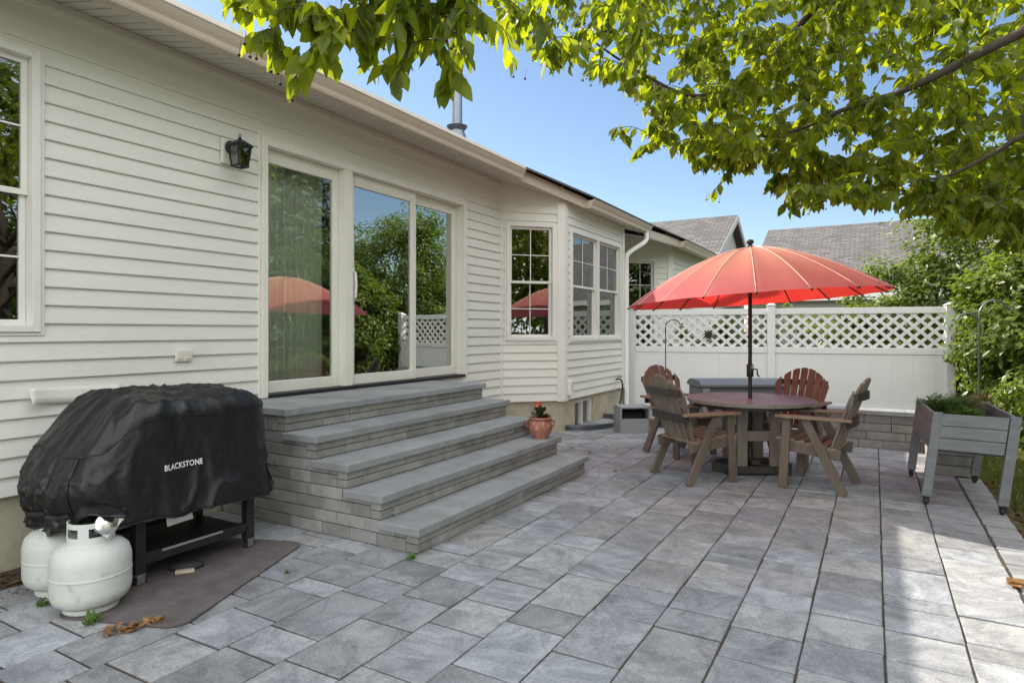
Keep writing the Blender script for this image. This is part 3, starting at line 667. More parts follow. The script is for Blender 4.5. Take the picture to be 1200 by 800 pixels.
# ------------------------------------------------------------------ stone steps
st = thing('stone_steps', 'broad bluestone steps with grey stone risers below the sliding doors', 'steps', (0, 0, 0))
R = .168; Y0, Y1 = 3.11, 5.81
def stones(mb, wl, z0, z1, thick=.08, lens=(.22, .34), course=None):
    c = z0; n = max(1, round((z1-z0)/(course or .08))); hh = (z1-z0)/n
    for k in range(n):
        u = -random.uniform(0, .2)
        while u < wl.L:
            l = random.uniform(*lens); a = max(u, 0); b = min(u+l, wl.L)
            if wl.L-b < .06: b = wl.L
            if b-a > .01:
                j = random.uniform(-.003, .003); wl.box(mb, a+.002, b-.002, -thick, j, c+k*hh+.0025, c+(k+1)*hh-.0025)
            u = b if b == wl.L else u+l
            if u >= wl.L: break
for k in range(1, 6):
    xn = -2.455-.3*(k-1); zt = R*k
    tr = MB(); xb = xn-.34 if k < 5 else XW+.018
    cuts = [Y0]+[Y0+(Y1-Y0)*f+random.uniform(-.2, .2) for f in ((.36, .68) if k % 2 else (.5,))]+[Y1]
    for a, b in zip(cuts[:-1], cuts[1:]):
        n0 = len(tr.v); m = 14; xs = [xn+random.uniform(-.002, .002) for _ in range(m+1)]
        tr.box(xb, xn+random.uniform(-.001, .001), a+.0015, b-.0015, zt-.052, zt+random.uniform(-.001, .001))
    tr.build('tread', 'bluestone', st, bevel=.006)
    rs = MB(); xr = xn-.035
    zlo = R*(k-1) if k > 1 else 0
    wl = Wall((xr, Y0+.03), (xr, Y1-.03)); stones(rs, wl, zlo, zt-.053, .09, (.26, .42), .06 if k > 1 else .06)
    rs.box(XW+.02, xr-.085, Y0+.10, Y1-.10, zlo, zt-.054)
    wl2 = Wall((XW+.02, Y0+.03), (xr-.09, Y0+.03)); stones(rs, wl2, zlo, zt-.053 if k == 5 else zt, .09, (.2, .36), .08)
    wl3 = Wall((xr-.09, Y1-.03), (XW+.02, Y1-.03)); stones(rs, wl3, zlo, zt-.053 if k == 5 else zt, .09, (.2, .36), .08)
    rs.build('riser', 'stone', st, bevel=.004)
# flower pot
pt = thing('flower_pot', 'round terracotta pot with raised floral pattern holding a coral flower on the steps', 'flower pot', (-2.90, 5.62, R*2))
MB().lathe([(.06, 0), (.075, .0), (.075, .012), (.105, .05), (.122, .10), (.118, .15), (.105, .175), (.115, .185), (.122, .20), (.115, .21), (.100, .205), (.095, .18), (.0, .175)], n=36, cap=True).build('pot', 'terra', pt, smooth='auto')
for a in (0.6, .6+PI): MB().tube([(.112*math.cos(a), .112*math.sin(a), .17), (.145*math.cos(a), .145*math.sin(a), .165), (.14*math.cos(a), .14*math.sin(a), .12), (.118*math.cos(a), .118*math.sin(a), .11)], .010, 6).build('handle', 'terra', pt, smooth=True)
pl = MB()
for i in range(26):
    a = random.uniform(0, 6.3); r1 = random.uniform(.03, .11); z = random.uniform(.2, .3)
    p0 = Vector((0, 0, .18)); p1 = Vector((r1*math.cos(a), r1*math.sin(a), z)); s_ = Vector((-math.sin(a), math.cos(a), 0))*.032; d = (p1-p0).normalized()*.05
    pl.quad(p1-d, p1+s_, p1+d*.9+Vector((0, 0, -.01)), p1-s_); pl.tube([p0, p1-d], .003, 4)
pl.build('foliage', 'darkleaf', pt, fix=False)
fw = MB()
for i in range(18):
    p = Vector((random.gauss(-.02, .02), random.gauss(-.01, .02), .33+random.gauss(0, .016))); a = random.uniform(0, 6.3)
    m = Matrix.Rotation(a, 3, 'Z') @ Matrix.Rotation(random.uniform(0, 1.5), 3, 'X'); s_ = .022
    fw.quad(*[p+m @ Vector(q) for q in ((-s_, 0, 0), (0, -s_, .008), (s_, 0, 0), (0, s_, .008))])
fw.tube([(0, 0, .18), (-.015, -.005, .32)], .003, 5)
fw.build('blossom', 'flower', pt, fix=False)
# ------------------------------------------------------------------ grill with cover
gr = thing('covered_griddle', 'wheeled griddle cart under a wrinkled black fabric cover with a white printed word', 'grill', (0, 0, 0))
XC, YC, AX, AY = -3.765, 2.255, .36, .565
def per(phi, n=5.0):
    c, s = math.cos(phi), math.sin(phi); k = (abs(c)**n+abs(s)**n)**(-1/n); return c*k, s*k
NP, NR, NS = 260, 18, 40
def cover_pt(phi, r, s):      # r in 0..1 on top; s in 0..1 down the skirt
    c, sn = per(phi); left = max(0, -sn)        # towards -y
    nz = noise.noise(Vector((c*2.2, sn*2.8, s*1.3+r)))
    nz2 = noise.noise(Vector((c*6, sn*7, s*2.2+3)))
    x = XC+AX*c*r; y = YC+AY*sn*r
    lf = max(0, -sn*r-.42)/.58; lf = lf*lf*(3-2*lf); ztop = 1.055-.03*r**2-.05*max(0, r-.86)/.14-.03*max(0, c)*r**2-.20*lf-.02*max(0, sn)*r**4+.016*nz2*r+.010*math.sin(c*5+sn*3.)*r
    def rid(k, o): return (1-abs(noise.noise(Vector((c*r*k+o, sn*r*k*1.5, s*k*.75+o)))))**6
    wr = .020*rid(2.3, 1.7)+.011*rid(4.9, 5.1)+.006*rid(9.5, 2.2)
    ztop += wr*.8-.008
    if s <= 0: return Vector((x, y, ztop))
    # hem
    bl = max(0, -sn)*max(0, 1.0-abs(phi-(PI*1.5-.5))/.9)
    hem = .36+.03*noise.noise(Vector((c*2, sn*3, 9)))-.02*max(0, sn)+.02*max(0, c)
    hem -= .02*bl; hem += .025*left**3
    z = ztop+(hem-ztop)*s
    rdg = 1-abs(math.sin(phi*5.5+nz*2.5+s*1.2)); fl = .035*s+.030*rdg**3*s*s+.030*nz*s+.016*nz2*s-.012*abs(nz2)+wr*min(1, s*3)*(1-.6*max(0, c)**2)
    # left end bulges out over the side shelf and then folds back in
    bul = left**3*(.06*math.sin(min(1, s*1.1)*PI)+.0*s)
    fl2 = fl+bul
    nrm = Vector((c*abs(c)**2, sn*abs(sn)**2, 0)); nrm = nrm.normalized() if nrm.length > 1e-4 else Vector((c, sn, 0))
    # horizontal strap fold around the lower third at the left
    return Vector((x, y, z))+nrm*fl2
cv = MB(); rings = [('t', i/NR) for i in range(1, NR+1)]+[('s', i/NS) for i in range(1, NS+1)]
cv.v.append(tuple(cover_pt(0, 0, 0)))
for kind_, f in rings:
    for j in range(NP):
        phi = 2*PI*j/NP; cv.v.append(tuple(cover_pt(phi, f if kind_ == 't' else 1, 0 if kind_ == 't' else f)))
for j in range(NP): cv.f.append((0, 1+j, 1+(j+1) % NP))
for i in range(len(rings)-1):
    for j in range(NP):
        a = 1+i*NP+j; b = 1+i*NP+(j+1) % NP; cv.f.append((a, b, b+NP, a+NP))
cvo = cv.build('fabric_cover', 'cover', gr, smooth=True)
sm = cvo.modifiers.new('s', 'SOLIDIFY'); sm.thickness = .004; sm.offset = -1
# hanging loose corner of the cover on the left, over the tanks
fp = MB()
A = [atd(30, 545, 3.62), atd(48, 562, 3.42), atd(85, 580, 3.26), atd(150, 600, 3.17)]
A2 = [atd(40, 583, 3.58), atd(58, 585, 3.34), atd(95, 592, 3.18), atd(152, 606, 3.13)]
B_ = [atd(30, 614, 3.55), atd(56, 629, 3.27), atd(105, 604, 3.12), atd(140, 606, 3.12)]
rows = [A, A2, B_]
nf = 24; mf = 10
def lerp_row(row, t):
    t = t*(len(row)-1); i = min(int(t), len(row)-2); return Vector(row[i]).lerp(Vector(row[i+1]), t-i)
for i in range(mf+1):
    for j in range(nf+1):
        s_ = i/mf*2; k = min(int(s_), 1); p = lerp_row(rows[k], j/nf).lerp(lerp_row(rows[k+1], j/nf), s_-k)
        p += Vector((.010, -.010, .004))*(math.sin(j*1.1+i*.35)+.6*math.sin(j*2.3))*i/mf; fp.v.append(tuple(p))
for i in range(mf):
    for j in range(nf): a = i*(nf+1)+j; fp.f.append((a, a+1, a+nf+2, a+nf+1))
fo = fp.build('cover_flap', 'cover', gr, smooth=True, fix=False); sm = fo.modifiers.new('s', 'SOLIDIFY'); sm.thickness = .004
def cov_off(ph, s_, o_): 
    p = cover_pt(ph, 1, s_); q = Vector((p.x-XC, p.y-YC, 0)).normalized(); return p+q*o_
hm_ = MB(); hm_.tube([cov_off(2*PI*i/200, 1.0, .0) for i in range(201)], .005, 6)
for ph in (-.98, .98): hm_.tube([cov_off(ph, i/30, .003) for i in range(1, 31)], .0035, 5)
hm_.tube([cov_off(2*PI*i/220, .03, .002) for i in range(221)], .0035, 5)
hm_.build('hem_piping', 'cover', gr, smooth=True)
sp_ = MB(); ph_ = [-2.75+i*(1.75/60) for i in range(61)]
for a, b in zip(ph_[:-1], ph_[1:]): sp_.quad(cov_off(a, .80, .010), cov_off(b, .80, .010), cov_off(b, .86, .010), cov_off(a, .86, .010))
spo = sp_.build('strap', 'dark', gr, smooth=True, fix=False)
# printed word laid on the cover front
CP = np.array([tuple(cover_pt(ph, 1, s_)) for ph in np.linspace(-.75, .75, 150) for s_ in np.linspace(.35, .85, 90)])
def surf_x(y, z):    # front of the cover at (y, z): mean of the nearest surface samples
    d = (CP[:, 1]-y)**2+(CP[:, 2]-z)**2; k = np.argsort(d)[:60]; return float(CP[k, 0].mean())
def text_mesh(txt, size):
    cu_ = bpy.data.curves.new('t', 'FONT'); cu_.body = txt; cu_.offset = .0012; cu_.space_character = 1.05; cu_.size = size; cu_.align_x = 'CENTER'; cu_.resolution_u = 3
    o = bpy.data.objects.new('t', cu_); col.objects.link(o); dg = bpy.context.evaluated_depsgraph_get(); me = bpy.data.meshes.new_from_object(o.evaluated_get(dg))
    bpy.data.objects.remove(o); v = [tuple(x.co) for x in me.vertices]; f = [tuple(p.vertices) for p in me.polygons]; bpy.data.meshes.remove(me); return v, f
tv, tf = text_mesh('BLACKSTONE', .052)
TY, TZ = 2.165, .635
tm = MB()
wd = max(v[0] for v in tv)-min(v[0] for v in tv); k_ = .235/wd
tm.v = [(surf_x(TY+v[0]*k_, TZ+v[1]*.85)+.007, TY+v[0]*k_, TZ+v[1]*.85) for v in tv]; tm.f = tf
tm.build('printed_word', 'letter', gr, fix=False)
# cart
def gleg(x, y): MB().box(x-.028, x+.028, y-.028, y+.028, .075, .62).build('leg', 'black', gr, bevel=.003)
def caster(x, y, parent, m='chrome', r=.032):
    c = MB(); c.box(x-.028, x+.028, y-.024, y+.024, .060, .074); c.box(x-.022, x-.018, y-.016, y+.026, .018, .06); c.box(x+.018, x+.022, y-.016, y+.026, .018, .06)
    co = c.build('caster', m, parent); wh = MB(); wh.lathe([(r*.6, -.016), (r, -.012), (r, .012), (r*.6, .016)], n=20); wh.xf(Matrix.Translation((x, y+.012, r)) @ Matrix.Rotation(PI/2, 4, 'Y')); wh.build('wheel', 'dark', co, smooth='auto')
GX0, GX1, GY0, GY1 = -4.03, -3.50, 1.98, 2.68
for x in (GX0, GX1):
    for y in (GY0, GY1): gleg(x, y); caster(x, y, gr)
s = MB(); s.box(GX0, GX1+.02, GY0+.03, GY1-.03, .155, .165); s.box(GX1-.01, GX1+.025, GY0+.03, GY1-.03, .12, .18); s.box(GX0-.02, GX0+.01, GY0+.03, GY1-.03, .12, .18); s.build('lower_shelf', 'black', gr, bevel=.003)
MB().box(GX1+.0255, GX1+.028, GY0+.12, GY1-.2, .165, .178).build('shelf_trim', 'greybox', gr)
MB().box(GX0-.05, GX1+.05, GY0-.1, GY1+.1, .60, .66).build('griddle_body', 'black', gr, bevel=.004)
MB().box(GX0+.0, GX0+.012, GY0+.03, GY1-.03, .28, .50).build('rear_panel', 'greybox', gr)
MB().tube([(-3.86, 2.55, .6), (-3.85, 2.56, .4), (-3.80, 2.52, .25), (-3.75, 2.46, .19)], .008, 6).build('gas_hose', 'dark', gr, smooth=True)
tg = MB(); tg.hexa([(-3.46, 2.12, .30), (-3.455, 2.27, .31), (-3.45, 2.27, .31), (-3.455, 2.12, .30), (-3.475, 2.12, .36), (-3.47, 2.27, .37), (-3.465, 2.27, .37), (-3.47, 2.12, .36)]); tg.build('paper_tag', 'label', gr)
# mat under it
mt = MB(); ang = math.atan2(.87, -.33); cmx, cmy = -3.37, 2.24
pts = []
for cx_, cy_, a0 in ((.52, .26, 0), (-.52, .26, PI/2), (-.52, -.26, PI), (.52, -.26, 1.5*PI)):
    for i in range(6): a = a0+PI/2*i/5; pts.append((cx_+.09*math.cos(a), cy_+.09*math.sin(a)))
ca, sa = math.cos(ang), math.sin(ang)
nd = 8
mt.prism([(cmx+ca*p-sa*q, cmy+sa*p+ca*q) for p, q in pts], lambda a, b, h: (a, b, h), .004, .012)
tag(mt.build('grill_mat', 'mat'), 'dark brown rubber mat on the pavers under the covered griddle', 'mat')
# tanks
def tank(label, x, y, rzz):
    t = thing('propane_tank', label, 'propane tank', (x, y, 0.004), rzz, 'propane tanks beside the griddle')
    MB().lathe([(.10, .03), (.135, .035), (.165, .06), (.176, .09), (.178, .105), (.178, .175), (.178, .178), (.180, .181), (.180, .189), (.178, .192), (.178, .195), (.178, .25), (.175, .268), (.165, .30), (.135, .33), (.09, .345), (.03, .35)], n=44).build('tank_body', 'tank', t, smooth='auto')
    MB().lathe([(.118, 0), (.122, 0), (.122, .045), (.118, .045), (.118, 0)], n=36, cap=False).build('foot_ring', 'tank2', t, smooth='auto')
    cl = MB(); n = 30
    for i in range(n):      # collar with hand holes
        a0 = -2.35+4.7*i/n; a1 = -2.35+4.7*(i+1)/n
        hole = 4 <= i < 9 or 12 <= i < 18 or 21 <= i < 26
        segs = ((.335, .375), (.42, .445)) if hole else ((.335, .445),)
        for z0, z1 in segs:
            c = lambda a, r, z: (r*math.cos(a), r*math.sin(a), z)
            cl.hexa([c(a0, .098, z0), c(a0, .103, z0), c(a1, .103, z0), c(a1, .098, z0), c(a0, .098, z1), c(a0, .103, z1), c(a1, .103, z1), c(a1, .098, z1)])
    cl.build('collar', 'tank2', t)
    v = MB(); v.lathe([(.022, .345), (.022, .39), (.014, .395), (.014, .41)], n=16); v.tube([(0, 0, .375), (.055, 0, .375)], .016, 10); v.build('valve', 'galv', t, smooth='auto')
    MB().lathe([(.03, .41), (.034, .415), (.034, .428), (.03, .432)], n=18).build('knob', 'dark', t, smooth='auto')
    return t
t1 = tank('white propane tank nearest the camera with a regulator on its valve', -3.442, 1.713, -.1)
t2 = tank('white propane tank half hidden behind the front one under the cover', -3.83, 1.76, .4)
rg = MB(); rg.lathe([(.0, 0), (.044, .002), (.052, .01), (.052, .024), (.03, .036), (.0, .038)], n=24, cap=False); rg.xf(Matrix.Translation((.10, .03, .43)) @ Matrix.Rotation(1.2, 4, 'Y') @ Matrix.Rotation(.2, 4, 'X'))
rg.tube([(.05, 0, .385), (.09, .02, .42)], .013, 8); rg.build('regulator', 'chrome', t1, smooth='auto')
pt_ = MB(); pt_.quad((.06, -.01, .40), (.13, .02, .37), (.15, .09, .45), (.08, .07, .49)); pt_.build('paper_tag', 'label', t1, fix=False)
gh = MB(); gh.tube([(.10, .035, .44), (.06, .12, .47), (-.02, .22, .50), (-.1, .32, .60)], .008, 6); gh.build('gas_hose', 'dark', t1, smooth=True)
# tool on mat
tl = thing('scraper_tool', 'black griddle brush with a tan scraper blade lying on the brown mat', 'tool', (-3.50, 2.26, .013), .9)
b_ = MB(); b_.lathe([(.0, .0), (.07, .002), (.075, .02), (.05, .035), (0, .04)], n=20, cap=False); b_.xf(Matrix.Diagonal((1.3, .7, 1, 1))); b_.build('brush_head', 'dark', tl, smooth=True)
MB().box(-.05, .05, -.095, -.06, .0, .018).build('scraper_blade', 'tan', tl, bevel=.004)
# dry leaves on the patio
def dryleaf(x, y, s, label, rz_):
    mb = MB(); n = 6
    for i in range(n):
        f0, f1 = i/n, (i+1)/n
        wf = lambda f: math.sin(PI*min(1, f**.8))*.35*s; zf = lambda f: .006+.25*s*(f-.5)**2+.004*math.sin(f*9)
        for sg in (-1, 1): mb.quad((f0*s-s/2, 0, zf(f0)), (f1*s-s/2, 0, zf(f1)), (f1*s-s/2, sg*wf(f1), zf(f1)+wf(f1)*.35), (f0*s-s/2, sg*wf(f0), zf(f0)+wf(f0)*.35))
    o = mb.build('dry_leaf', 'dry', fix=False); o.location = (x, y, .004); o.rotation_euler = (0, 0, rz_); tag(o, label, 'dry leaf', 'dry leaves on the patio')
dryleaf(.687, 4.42, .13, 'large curled dry leaf in the sunlit patch at the patio edge', .6)
dryleaf(.66, 4.36, .09, 'smaller dry leaf beside the large one in the sunlit patch', 2.1)
dryleaf(-2.85, 6.77, .07, 'brown leaf on the pavers below the flower pot', 1.0)
dryleaf(-3.15, 6.92, .06, 'small brown leaf between the bay and the lowest step', .2)
dryleaf(-2.24, 5.96, .06, 'reddish leaf on the pavers left of the grey backed chair', 2.7)
dryleaf(.7, 7.95, .07, 'dry leaf on the strip behind the planter', .4)
bk = MB(); litter(bk, 70, -.12, .12, -.035, .035, 0, .022); bo = bk.build('bark_scrap', 'dry', fix=False); bo.location = (-3.02, 1.70, .004); bo.rotation_euler = (0, 0, 1.0); tag(bo, 'scrap of orange brown bark beside the corner of the grill mat', 'bark')
# weeds in joints
def weed(x, y, s, label):
    mb = MB()
    for _ in range(int(26)):
        a = random.uniform(0, 6.3); l = s*random.uniform(.5, 1); p = Vector((x+random.gauss(0, s*.2), y+random.gauss(0, s*.2), 0)); e = p+Vector((math.cos(a)*l*.7, math.sin(a)*l*.7, l*.7)); sd_ = Vector((-math.sin(a), math.cos(a), 0))*l*.16
        mb.quad(p, (p+e)/2+sd_, e, (p+e)/2-sd_)
    tag(mb.build('weed', 'herb', fix=False), label, 'weed', 'weeds in the paver joints')
weed(-3.25, 1.62, .07, 'green weed sprouting at the foot of the front propane tank')
weed(-3.68, 1.60, .06, 'green weed between the two propane tanks')
weed(-2.47, 3.06, .05, 'small weed at the corner of the lowest step')
weed(-2.95, 2.52, .03, 'tiny weed in a joint in front of the grill mat')
# ------------------------------------------------------------------ table
TC = (-1.09, 6.72)
tb = thing('round_table', 'round brown plank patio table on a trestle base under the red umbrella', 'table', (*TC, 0), YAW)
tp = MB(); RT_ = .615; wb = .123; x = -RT_
while x < RT_-1e-4:
    a, b = x+.002, x+wb-.002
    pts = []
    for i in range(9): xx = a+(b-a)*i/8; pts.append((xx, -math.sqrt(max(1e-5, (RT_-.03)**2-min(abs(xx), RT_-.031)**2))))
    for i in range(9): xx = b+(a-b)*i/8; pts.append((xx, math.sqrt(max(1e-5, (RT_-.03)**2-min(abs(xx), RT_-.031)**2))))
    tp.prism(pts, lambda p, q, h: (p, q, h), .702, .726); x += wb
tp.build('tabletop', 'tabletop', tb, bevel=.003)
rm = MB(); 
for k in range(8):
    n = 8; a0 = 2*PI*k/8+.003; a1 = 2*PI*(k+1)/8-.003
    pp = [(RT_*math.cos(a0+(a1-a0)*i/n), RT_*math.sin(a0+(a1-a0)*i/n)) for i in range(n+1)]+[((RT_-.028)*math.cos(a1+(a0-a1)*i/n), (RT_-.028)*math.sin(a1+(a0-a1)*i/n)) for i in range(n+1)]
    rm.prism(pp, lambda p, q, h: (p, q, h), .692, .727)
rm.build('rim_ring', 'tabletop', tb, bevel=.004)
ap = MB(); ap.lathe([(.50, .655), (.52, .655), (.52, .700), (.50, .700), (.50, .655)], n=40, cap=False); ap.build('apron', 'polydark', tb, smooth='auto')
for sy in (-1, 1):
    for sx in (-1, 1): MB().box(sx*.16-.05, sx*.16+.05, sy*.21-.02, sy*.21+.02, .085, .70).build('post', 'poly', tb, bevel=.005)
    MB().box(-.108, .108, sy*.21-.018, sy*.21+.018, .33, .43).build('rail', 'poly', tb, bevel=.005)
    fb = MB(); fb.prism([(-.31, 0), (-.24, 0), (-.22, .02), (.22, .02), (.24, 0), (.31, 0), (.31, .05), (.26, .085), (-.26, .085), (-.31, .05)], lambda a, b, h: (a, h, b), sy*.21-.045, sy*.21+.045); fb.build('foot_bar', 'polydark', tb, bevel=.006)
    MB().box(-.5, .5, sy*.21-.02, sy*.21+.02, .64, .695).build('top_bearer', 'polydark', tb, bevel=.004)
MB().box(-.045, .045, -.165, .165, .09, .13).build('stretcher', 'polydark', tb, bevel=.004)
for sx in (-1, 1): MB().bar((sx*.16, 0-.19, .05), (sx*.38, -.02, .04), .08, .07, (0, 0, 1)).build('side_foot', 'polydark', tb, bevel=.005)
# umbrella --------------------------------------------------------------
um = thing('patio_umbrella', 'large faded red patio umbrella standing through the round table', 'umbrella', (*TC, 0))
MB().lathe([(.019, .03), (.019, 2.2)], n=18).build('pole', 'black', um, smooth='auto')
MB().lathe([(.21, .0), (.215, .03), (.18, .05), (.05, .065), (.03, .12), (.024, .30)], n=30).build('base_weight', 'black', um, smooth='auto')
MB().lathe([(.03, .94), (.034, .95), (.034, 1.06), (.028, 1.07)], n=18).build('crank_housing', 'black', um, smooth='auto')
MB().tube([(.03, -.01, 1.02), (.07, -.02, 1.02), (.075, -.025, .96), (.095, -.03, .95)], .008, 6).build('crank_handle', 'dark', um, smooth=True)
MB().tube([(.0, .0, .93), (.028, -.028, 1.06)], .006, 6).build('cord', 'label', um)
UR, ZT, ZR = 1.235, 2.245, 1.715; NRIB = 18
tilt = Matrix.Translation((0, 0, ZT)) @ Matrix.Rotation(math.radians(3.2), 4, Vector((FX, FY, 0))) @ Matrix.Translation((0, 0, -ZT))
tilt = Matrix.Translation((0, 0, ZT)) @ Matrix.Rotation(-math.radians(3.2), 4, Vector((FX, FY, 0))) @ Matrix.Translation((0, 0, -ZT))
tilt = tilt @ Matrix.Translation((0, 0, ZT)) @ Matrix.Rotation(-math.radians(1.4), 4, Vector((RX, RY, 0))) @ Matrix.Translation((0, 0, -ZT))
ca_ = MB(); nth = NRIB*6; nr = 22
ca_.v.append((0, 0, ZT))
def cano(a, f):
    ph = (a/(2*PI)*NRIB) % 1; sc_ = math.sin(PI*ph)
    rr = UR*f*(1-.012*sc_*f); z = ZR+(ZT-ZR)*(1-f**1.62)-.010*sc_*f+.022*sc_*max(0, f-.9)*6*f
    return Vector((rr*math.cos(a), rr*math.sin(a), z-.012*sc_*math.sin(f*PI)))
for i in range(1, nr+1):
    for k in range(nth): ca_.v.append(tuple(cano(2*PI*k/nth, i/nr)))
for k in range(nth): ca_.f.append((0, 1+k, 1+(k+1) % nth))
for i in range(nr-1):
    for k in range(nth): a = 1+i*nth+k; b = 1+i*nth+(k+1) % nth; ca_.f.append((a, b, b+nth, a+nth))
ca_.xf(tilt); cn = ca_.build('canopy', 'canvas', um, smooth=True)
cn.data.set_sharp_from_angle(angle=math.radians(35))
seam = MB()
for k in range(NRIB):
    a = 2*PI*k/NRIB
    seam.tube([tilt @ (cano(a, i/14)+Vector((0, 0, .001))) for i in range(1, 15)], .0045, 5)
seam.build('seam_piping', 'seam', um, smooth=True)
for k in range(NRIB):
    a = 2*PI*k/NRIB
    rb = MB(); rb.tube([tilt @ (cano(a, i/12)+Vector((0, 0, -.012))) for i in range(1, 13)], .005, 5); rb.tube([tilt @ (cano(a, 1)+Vector((0, 0, -.012))), tilt @ (cano(a, 1.0)+Vector((math.cos(a)*.015, math.sin(a)*.015, -.004)))], .009, 6); rbo = rb.build('rib', 'black', um, smooth=True)
    sr = MB(); sr.tube([tilt @ (cano(a, .42)+Vector((0, 0, -.018))), tilt @ Vector((.03*math.cos(a), .03*math.sin(a), 1.86))], .004, 5); sr.build('strut', 'black', rbo, smooth=True)
h_ = MB(); h_.lathe([(.04, 1.83), (.045, 1.84), (.045, 1.88), (.03, 1.89)], n=18); h_.xf(tilt); h_.build('hub', 'black', um, smooth='auto')
f_ = MB(); f_.lathe([(.0, ZT-.005), (.05, ZT), (.045, ZT+.012), (.018, ZT+.02), (.018, ZT+.028), (.034, ZT+.04), (.038, ZT+.055), (.03, ZT+.073), (.0, ZT+.082)], n=20, cap=False); f_.build('finial', 'polydark', um, smooth='auto')
# ------------------------------------------------------------------ chairs (local: facing +Y)
def make_chair(label, back_m, seat_m, frame_m):
    t = thing('patio_chair', label, 'chair', (0, 0, 0), 0, 'patio chairs around the round table')
    for sx in (-1, 1):
        MB().bar((sx*.285, .225, .0), (sx*.28, .19, .625), .036, .078, (1, 0, 0), .036, .072).build('front_leg', frame_m, t, bevel=.006)
        MB().bar((sx*.288, -.27, .0), (sx*.28, .04, .625), .036, .08, (1, 0, 0), .036, .072).build('rear_leg', frame_m, t, bevel=.006)
        MB().bar((sx*.245, .27, .385), (sx*.245, -.24, .335), .03, .10, (1, 0, 0)).build('seat_rail', frame_m, t, bevel=.005)
        am = MB(); am.prism([(-.34, .02), (-.32, -.03), (.0, -.05), (.22, -.06), (.28, -.04), (.295, .0), (.28, .05), (.22, .065), (-.1, .055), (-.32, .04)], lambda a, b, h: (sx*(.285+b), a, h), .628, .653); am.build('armrest', seat_m, t, bevel=.006)
    MB().box(-.23, .23, .235, .265, .30, .40).build('front_apron', frame_m, t, bevel=.005)
    for k in range(6):
        y = .255-.085*k; z = .437-.0098*(k)*1.0-(.01 if k > 3 else 0); MB().bar((-.262, y, z), (.262, y, z), .078, .022, (0, 1, -.1)).build('seat_slat', seat_m, t, bevel=.005)
    for k in range(7):
        f = (k-3)/3; xb = f*.185; xt = f*.262; L = .665-.115*f*f-.02*abs(f); d = Vector((0, -.34, .94)).normalized()
        a = Vector((xb, -.185+.035*f*f, .36)); b = a+d*L; b.x = xt
        bm = MB(); wt, wb_ = .074, .054; th = .02
        nrm = Vector((-.25*f, .94, .34)).normalized(); sd_ = Vector((1, 0, 0))
        # tops follow one arc across the back
        pr = [(-wb_/2, 0), (wb_/2, 0)]; topf = lambda p: L0-.19*(((xt-a.x)*0+p+xt)/.30)**2
        L0 = .675; pr += [(wt/2, topf(wt/2)-.006), (wt/2-.006, topf(wt/2-.006)), (0, topf(0)), (-wt/2+.006, topf(-wt/2+.006)), (-wt/2, topf(-wt/2)-.006)]
        dd = (b-a)/L
        bm.prism(pr, lambda p, q, h: a+dd*q+sd_*p+nrm*h, -th/2, th/2); bm.build('back_slat', back_m, t, bevel=.004)
    for zc, hw, wd_ in ((.60, .285, .07), (.835, .265, .06)):
        b = MB(); n = 10; yb = -.19-.34/.94*(zc-.36)
        for i in range(n):
            f0 = -1+2*i/n; f1 = -1+2*(i+1)/n
            c = lambda f, o, z: (f*hw, yb-.016+.035*f*f-o, z)
            b.hexa([c(f0, .028, zc-wd_/2), c(f1, .028, zc-wd_/2), c(f1, 0, zc-wd_/2), c(f0, 0, zc-wd_/2), c(f0, .028, zc+wd_/2), c(f1, .028, zc+wd_/2), c(f1, 0, zc+wd_/2), c(f0, 0, zc+wd_/2)])
        b.build('back_batten', 'polydark', t)
    return t
def put(c, x, y, facing):
    c.location = (x, y, .002); c.rotation_euler = (0, 0, facing-PI/2)
rad = math.radians
cA = make_chair('weathered taupe slatted chair left of the table front with its back to the camera', 'poly', 'polyarm', 'polyframe'); put(cA, -1.50, 6.12, rad(50))
cD = copy_tree(cA); cD['label'] = 'weathered taupe slatted chair at the right front of the table seen side on'; put(cD, -.45, 6.37, rad(171))
cC = make_chair('brown slatted chair behind the table on the right, its back facing the fence', 'polyredlight', 'polyarm', 'polyframe'); put(cC, -.80, 7.27, rad(-109))
cB = copy_tree(cC); cB['label'] = 'brown slatted chair mostly hidden behind the taupe chair at the left of the table'; put(cB, -1.93, 7.24, rad(-30))
# ------------------------------------------------------------------ deck box
db = thing('deck_box', 'dark grey resin deck storage box behind the table by the white fence', 'storage box', (-1.68, 9.40, 0), YAW+.02)
MB().box(-.62, .62, -.3, .3, 0, .62).build('bin_body', 'deckbox', db, bevel=.01)
for s_ in (-1, 1): MB().box(s_*.57-.04, s_*.57+.055, -.32, -.302, 0, .62).build('corner_trim', 'greybox', db, bevel=.006)
ld = MB(); ld.prism([(-.33, .625), (.33, .625), (.33, .67), (.2, .72), (-.2, .72), (-.33, .67)], lambda a, b, h: (h, a, b), -.645, .645); ld.build('lid', 'deckbox', db, bevel=.012)
gv = MB()
for k in range(4): gv.box(-.52, .52, -.309, -.302, .08+.13*k, .18+.13*k)
gv.build('front_board', 'deckbox', db, bevel=.004)
